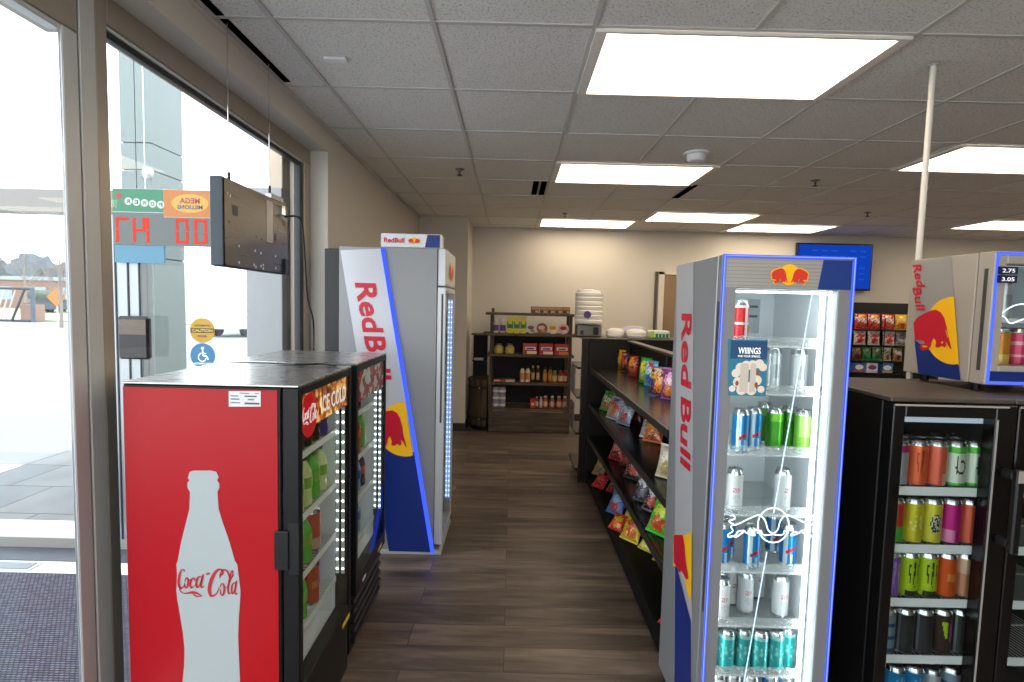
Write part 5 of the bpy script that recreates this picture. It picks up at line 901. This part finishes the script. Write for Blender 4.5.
# ================================================================== HANGING SIGN BY THE WINDOW (seen from behind)
hs = thing('hanging_sign', 'dark flat sign panel hung on wires before the window, seen from behind', 'sign', (-1.115, 2.22, 1.71)); SX = -1.1
B((SX-.045, 1.98, 1.712), (SX-.004, 2.54, 2.05), .003).build('sign_case', mat('case_dark', '#22262a', .45, .3), hs)
bp_ = B((SX-.0035, 1.99, 1.718), (SX, 2.538, 2.046)).build('rear_plate', metal_brushed('dark_steel', '#77736d', .3, (1, .5, 30)), hs); tag(bp_, 'brushed dark steel back plate')
B((SX-.0475, 1.974, 1.714), (SX+.002, 1.9795, 2.048), .003).build('edge_profile', mat('profile_grey', '#4b545a', .4, .5), hs)
hf3 = Frame((SX, 0, 0), (0, 1, 0), (0, 0, 1), .001)
polys(hf3, [circle(y, z, .006, 10) for y, z in ((2.09, 1.80), (2.22, 1.795), (2.27, 1.79), (2.09, 1.735), (2.21, 1.735), (2.225, 1.727), (2.27, 1.735), (2.29, 1.74), (2.29, 1.725), (2.41, 1.735), (2.41, 1.79), (2.01, 1.99), (2.03, 1.985), (2.42, 1.93))], 'screw_holes', M_white, bp_)  # white discs imitate daylight showing through the holes
polys(hf3, [[(2.045, 1.915), (2.085, 1.915), (2.085, 1.955), (2.045, 1.955)], [(2.40, 1.86), (2.42, 1.86), (2.42, 1.895), (2.40, 1.895)], circle(2.02, 1.885, .006, 8), circle(2.23, 1.855, .006, 8), circle(2.28, 1.85, .006, 8)], 'plate_holes', M_black, bp_)
poly(hf3, [(2.325, 1.845), (2.385, 1.845), (2.385, 2.03), (2.325, 2.03)], 'tape_strip', mat('tape_clear', '#b5b1a8', .25), hs); B((SX+.0005, 2.49, 1.712), (SX+.012, 2.53, 1.785), .002).build('power_block', M_black, hs)
B((SX-.04, 2.4, 2.0505), (SX-.01, 2.52, 2.075), .003).build('driver_box', M_alu, hs); B((SX+.0005, 2.45, 1.99), (SX+.014, 2.485, 2.03)).build('connector', M_chrome, hs)
for y, nm in ((2.06, 'wire'), (2.40, 'wire')):
    o = MB().tube([(SX-.02, y, 2.06 if y < 2.3 else 2.08), (SX-.02, y, CZ-.001)], .0022, 6).build('hanging_wire', M_chrome); tag(o, f"thin steel wire to the ceiling holding the {'near' if y < 2.3 else 'far'} end of the dark sign", 'wire', 'sign hanging wires')
    MB().lathe([(.006, 0), (.006, .03)], (SX-.02, y, 2.051 if y < 2.3 else 2.076), 10).build('wire_clamp', M_black, hs)
o = MB().tube(smoothline([(SX+.02, 2.47, 1.98), (SX+.05, 2.56, 1.99), (SX+.03, 2.66, 1.9), (SX, 2.78, 1.62), (SX-.03, 2.93, 1.5), (SX-.05, 3.0, 1.42), (SX-.06, 3.02, 1.15), (SX-.07, 3.03, .7)]), .005, 8).build('power_cord', M_black, hs)

# ================================================================== ENTRANCE FITTINGS
def disc(px, py, c, lb_):
    p = at(px, py, Y=VY-.004); t = thing('door_sticker', lb_, 'sticker', (p.x, VY-.004, p.z-.077)); f = Frame((p.x, VY-.004, p.z), (1, 0, 0), (0, 0, 1), .001)
    MB().prism([f.p(x, y, 0) for x, y in circle(0, 0, .077, 40)], (0, -.0008, 0)).build('sticker_disc', mat('sticker'+c[1:], tuple(v*.7 for v in rgb(c)[:3]), .5), t); return t, f
t, f = disc(202.5, 330.5, '#d9a817', 'round yellow caution sticker on the entrance glass'); inkd = mat('ink_dark', '#2b2a20', .5)
poly(f, [(-.072, -.014), (.072, -.014), (.072, .014), (-.072, .014)], 'black_band', inkd, t, 2); text(f, 'CAUTION', -.064, -.009, .128, .018, 'lettering', mat('sticker_yellow2', '#e8c23a', .5), t, 3, bold=.02); text(f, 'AUTOMATIC', -.05, .024, .1, .013, 'lettering', inkd, t, 2, bold=.02); text(f, 'DOOR', -.028, -.042, .056, .014, 'lettering', inkd, t, 2, bold=.02)
t, f = disc(202.8, 355.5, '#3a86b4', 'round blue wheelchair sticker below the yellow one'); wh = mat('print_white')
poly(f, circle(.0, .045, .009, 16), 'wheelchair_symbol', wh, t, 2); strokes(f, [[(0, .033, .009), (.002, .012, .009), (.004, -.002, .009)], [(.002, .014, .006), (.022, .012, .006)], [(.004, -.002, .008), (.024, -.004, .008), (.034, -.026, .008)], [(-.008, .016, .006), (-.024, .0, .006), (-.024, -.022, .006), (-.006, -.036, .006), (.014, -.03, .006), (.02, -.016, .006)]], 'wheelchair_symbol', wh, t, 2); text(f, 'AUTOMATIC DOOR', -.055, -.056, .11, .012, 'lettering', wh, t, 2, bold=.02)
r0, r1 = at(117, 337, Y=VY-.1).x, at(148, 337, Y=VY-.1).x
rdv = thing('card_reader', 'black rounded device box on the entrance post beside the red cooler', 'reader', (-2.35, VY-.09, 1.2)); B((r0, VY-.1, 1.21), (r1, VY-.058, 1.47), .012).build('reader_case', M_black, rdv); B((r0+.012, VY-.1015, 1.36), (r1-.012, VY-.1003, 1.45), 0).build('reader_screen', mat('reader_glass', '#5a4d42', .12), rdv); B((-2.36, VY-.0575, 1.3), (-2.32, VY-.0505, 1.38)).build('bracket', M_black, rdv)
MB().tube([(-2.215, VY-.03, .69), (-2.215, VY-.075, .69), (-2.215, VY-.075, .80), (-2.215, VY-.03, .80)], .01, 10).build('door_pull', M_chrome, w3)
LS = thing('lottery_sign', 'colourful lottery jackpot sign with red digits hung inside the entrance glass', 'sign', (-2.05, VY-.1, 1.78)); ly = VY-.085
B((-2.385, ly, 1.895), (-1.70, ly+.03, 2.225), .003).build('sign_case', mat('sign_grey', '#a9acac', .4), LS); lf_ = Frame((-2.385, ly, 1.895), (1, 0, 0), (0, 0, 1), .0012)
def lit(n, c, e=.6): return mat('lit_'+n, tuple(v*.22 for v in rgb(c)[:3]), .4, emit=c, es=e)
poly(lf_, [(.0, .195), (.30, .195), (.30, .328), (0, .328)], 'green_panel', lit('green', '#3f9a72'), LS); poly(lf_, [(.302, .17), (.683, .17), (.683, .328), (.302, .328)], 'orange_panel', lit('orange', '#e08a3c'), LS)
polys(lf_, [circle(.095+.048*k, .255-.004*k, .0225, 20) for k in range(5)], 'white_balls', lit('ball', '#e9efe9'), LS, 2)
for k, ch in enumerate('REWOP'): text(lf_, ch, .084+.048*k, .244-.004*k, .022, .022, 'lettering', lit('ballink', '#6a8a80', .2), LS, 3, bold=.02, mirror=True)
poly(lf_, [(.018, .285), (.04, .307), (.062, .285), (.04, .263)], 'red_lozenge', lit('red', '#d83a3f'), LS, 2)
poly(lf_, circle(.46, .25, .11, 28, ry=.055), 'yellow_oval', lit('yellow', '#f2c04a'), LS, 2); text(lf_, 'MEGA', .40, .25, .12, .032, 'lettering', lit('magenta', '#c23a6a'), LS, 3, bold=.03, mirror=True); text(lf_, 'MILLIONS', .385, .217, .15, .024, 'lettering', lit('navy', '#2f4a9a'), LS, 3, bold=.02, mirror=True)
poly(lf_, [(.0, .002), (.683, .002), (.683, .166), (.302, .166), (.302, .19), (0, .19)], 'digit_panel', lit('panel', '#7d8685', .45), LS); 
def seg(ch, x, y, w_, h_, mb_):
    T_ = .021; R = {'a': (0, h_-T_, w_, h_), 'b': (w_-T_, h_/2, w_, h_), 'c': (w_-T_, 0, w_, h_/2), 'd': (0, 0, w_, T_), 'e': (0, 0, T_, h_/2), 'f': (0, h_/2, T_, h_), 'g': (0, h_/2-T_/2, w_, h_/2+T_/2)}
    for s_ in {'7': 'abc', '4': 'fgbc', '1': 'bc', '0': 'abcdef'}[ch]:
        a, b_, c_, d_ = R[s_]; a, c_ = w_-c_, w_-a      # mirrored left to right
        mb_.append([(x+a+.002, y+b_+.002), (x+c_-.002, y+b_+.002), (x+c_-.002, y+d_-.002), (x+a+.002, y+d_-.002)])
dg = []
for ch, x in (('7', .015), ('4', .115), ('1', .195), ('0', .37), ('0', .48)): seg(ch, x, .012, .08, .15, dg)
polys(lf_, dg, 'red_digits', emis('digit_red', (1, .1, .07), 1.1), LS, 2)
B((-2.385, ly+.005, 1.79), (-2.09, ly+.02, 1.893)).build('blue_strip', lit('blue', '#6fb6d8', .4), LS); MB().tube([(-2.2, ly+.015, 2.226), (-2.2, ly+.015, 3.28)], .002, 6).build('hanging_wire', M_chrome, LS)

# ================================================================== OUTDOORS
ga = thing('cart_corral', 'dark metal barred frame far out on the parking lot', 'frame', (-29, 30, -.06)); gm = mat('gate_dark', '#3a3f48', .6, .3)
def gbar(p, q, r=.05, n='bar', m=gm): MB().tube([p, q], r, 8).build(n, m, ga)
gbar((-27.75, 30, -.058), (-27.75, 30, 1.95), .11, 'post', mat('gate_blue', '#4f5b68', .6)); gbar((-31.5, 30, 1.86), (-27.8, 30, 1.86), .07, 'rail'); gbar((-31.5, 30, 0), (-27.9, 30, 0), .06, 'rail'); gbar((-28.9, 29.9, 0), (-28.1, 29.9, 1.83), .06, 'brace')
for k in range(7): gbar((-31.3+.32*k, 30.05, .04), (-30.7+.32*k, 30.05, 1.8), .035, 'bar', mat('gate_pale', '#c4bfb8', .6))
B((-28.7, 30.2, -.058), (-27.95, 31, .95), .02).build('crate', mat('crate_tan', '#97796a', .8), ga)
def tree(x, y, h, lb_, seed, spread):
    t = thing('bare_tree', lb_, 'tree', (x, y, -.06)); rng = random.Random(seed); tm = mat('bark', '#8a8078', .9)
    MB().tube([(x, y, -.06), (x+.03, y, h*.3), (x-.02, y, h*.65), (x, y, h)], [h*.024, h*.02, h*.012, h*.004], 8).build('trunk', tm, t); mb = MB()
    def grow(p, d, L, r, dep):
        q = p+d*L; mb.tube([p, q], [r, r*.6], 5, caps=False)
        if dep:
            for _ in range(3): grow(p+d*L*rng.uniform(.45, 1), (d+Vector((rng.uniform(-.6, .6), rng.uniform(-.6, .6), rng.uniform(0, .5)))).normalized(), L*rng.uniform(.5, .7), r*.55, dep-1)
    for k in range(16): a = rng.uniform(0, 2*PI); z = h*rng.uniform(.3, .9); grow(Vector((x, y, z)), Vector((math.cos(a)*spread, math.sin(a)*spread, 1)).normalized(), (h-z)*.45+.25, h*.006, 2)
    mb.build('branches', tm, t)
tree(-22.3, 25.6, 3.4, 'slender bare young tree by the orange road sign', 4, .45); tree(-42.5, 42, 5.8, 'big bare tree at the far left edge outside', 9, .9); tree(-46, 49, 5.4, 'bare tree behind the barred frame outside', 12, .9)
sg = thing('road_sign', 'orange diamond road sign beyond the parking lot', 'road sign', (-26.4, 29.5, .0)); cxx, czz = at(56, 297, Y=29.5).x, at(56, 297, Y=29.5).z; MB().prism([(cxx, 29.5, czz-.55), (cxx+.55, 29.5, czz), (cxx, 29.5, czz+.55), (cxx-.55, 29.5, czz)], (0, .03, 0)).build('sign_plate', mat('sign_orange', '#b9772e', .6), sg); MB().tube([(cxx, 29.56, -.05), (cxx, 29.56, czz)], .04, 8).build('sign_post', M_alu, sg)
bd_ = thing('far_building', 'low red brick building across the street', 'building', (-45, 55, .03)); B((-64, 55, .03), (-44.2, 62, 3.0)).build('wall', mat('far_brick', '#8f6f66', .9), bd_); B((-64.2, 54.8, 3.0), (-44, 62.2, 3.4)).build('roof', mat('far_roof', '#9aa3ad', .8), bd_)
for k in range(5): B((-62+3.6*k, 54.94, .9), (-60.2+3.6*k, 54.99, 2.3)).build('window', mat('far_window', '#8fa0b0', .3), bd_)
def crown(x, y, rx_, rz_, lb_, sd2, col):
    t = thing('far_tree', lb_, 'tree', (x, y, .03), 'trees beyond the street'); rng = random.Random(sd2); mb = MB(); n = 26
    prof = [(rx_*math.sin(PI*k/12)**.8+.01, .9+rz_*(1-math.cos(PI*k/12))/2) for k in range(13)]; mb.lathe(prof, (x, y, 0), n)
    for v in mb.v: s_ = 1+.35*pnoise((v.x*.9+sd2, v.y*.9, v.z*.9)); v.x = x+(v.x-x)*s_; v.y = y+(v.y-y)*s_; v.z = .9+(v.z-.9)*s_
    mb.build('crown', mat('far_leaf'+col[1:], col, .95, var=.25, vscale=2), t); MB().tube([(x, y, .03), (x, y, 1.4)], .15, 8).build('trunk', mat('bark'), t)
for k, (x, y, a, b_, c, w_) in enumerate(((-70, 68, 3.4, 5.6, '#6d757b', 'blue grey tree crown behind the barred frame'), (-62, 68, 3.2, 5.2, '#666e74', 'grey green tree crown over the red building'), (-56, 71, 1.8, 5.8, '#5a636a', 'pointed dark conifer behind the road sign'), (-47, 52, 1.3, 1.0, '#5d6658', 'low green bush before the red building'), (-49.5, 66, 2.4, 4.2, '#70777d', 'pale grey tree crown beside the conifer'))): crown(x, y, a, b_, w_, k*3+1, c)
def car(x, y, rz, col, lb_):
    t = thing('car', lb_, 'car', (x, y, -.06), None, rz)
    pr_ = [(-2.2, .35), (-2.2, .8), (-1.4, .95), (-.8, 1.42), (.7, 1.45), (1.5, .98), (2.15, .88), (2.25, .4)]
    MB().prism([(a, -.85, b_) for a, b_ in pr_], (0, 1.7, 0)).build('body', mat('car'+col[1:], col, .25, .3), t, off=(0, 0, 0)); MB().prism([(a, -.86, b_) for a, b_ in ((-1.2, .98), (-.7, 1.36), (.62, 1.38), (1.25, .98))], (0, 1.72, 0)).build('windows', mat('car_glass', '#2b3138', .1), t, off=(0, 0, 0))
    for a in (-1.35, 1.4):
        for b_ in (-.8, .62): MB().tube([(a, b_, .32), (a, b_+.18, .32)], .32, 18).build('wheel', mat('tyre', '#1c1c1e', .8), t, off=(0, 0, 0))
p = at(252, 315, Y=24); car(p.x, 24, 1.4, '#cfd4da', 'pale car parked outside, seen past the hanging sign'); p = at(60, 304, Y=44); car(p.x, 44, .1, '#4a525c', 'dark car across the street near the road sign'); car(at(72, 304, Y=47).x, 47, .1, '#c9ced4', 'light car across the street behind the young tree')

# ================================================================== LIGHT, WORLD, CAMERA
w_ = bpy.data.worlds.new('sky'); S.world = w_; w_.use_nodes = True; n, l = w_.node_tree.nodes, w_.node_tree.links
tc = n.new('ShaderNodeTexCoord'); sx = n.new('ShaderNodeSeparateXYZ'); l.new(tc.outputs['Generated'], sx.inputs[0]); r_ = ramp(n, [(.45, (.75, .78, .8)), (.56, (.93, .96, 1)), (1, (.8, .9, 1))]); mr = n.new('ShaderNodeMapRange'); mr.inputs['From Min'].default_value = -1; l.new(sx.outputs['Z'], mr.inputs['Value']); l.new(mr.outputs[0], r_.inputs[0]); l.new(r_.outputs[0], n['Background'].inputs[0]); n['Background'].inputs[1].default_value = 4
cam = bpy.data.cameras.new('camera'); co = bpy.data.objects.new('camera', cam); C.objects.link(co); cam.sensor_width = 36; cam.lens = FOC*36/1024; cam.clip_start = .02; cam.clip_end = 300
co.matrix_world = Matrix(((AX.x, AY.x, -AZ.x, 0), (AX.y, AY.y, -AZ.y, 0), (AX.z, AY.z, -AZ.z, H), (0, 0, 0, 1))); S.camera = co
S.view_settings.view_transform = 'Standard'; S.view_settings.look = 'None'; S.view_settings.gamma = 1; S.view_settings.use_curve_mapping = False; S.view_settings.exposure = 0
S.cycles.use_denoising = True; S.cycles.max_bounces = 10; S.cycles.transparent_max_bounces = 24; S.cycles.caustics_reflective = False; S.cycles.caustics_refractive = False; S.cycles.sample_clamp_indirect = 6
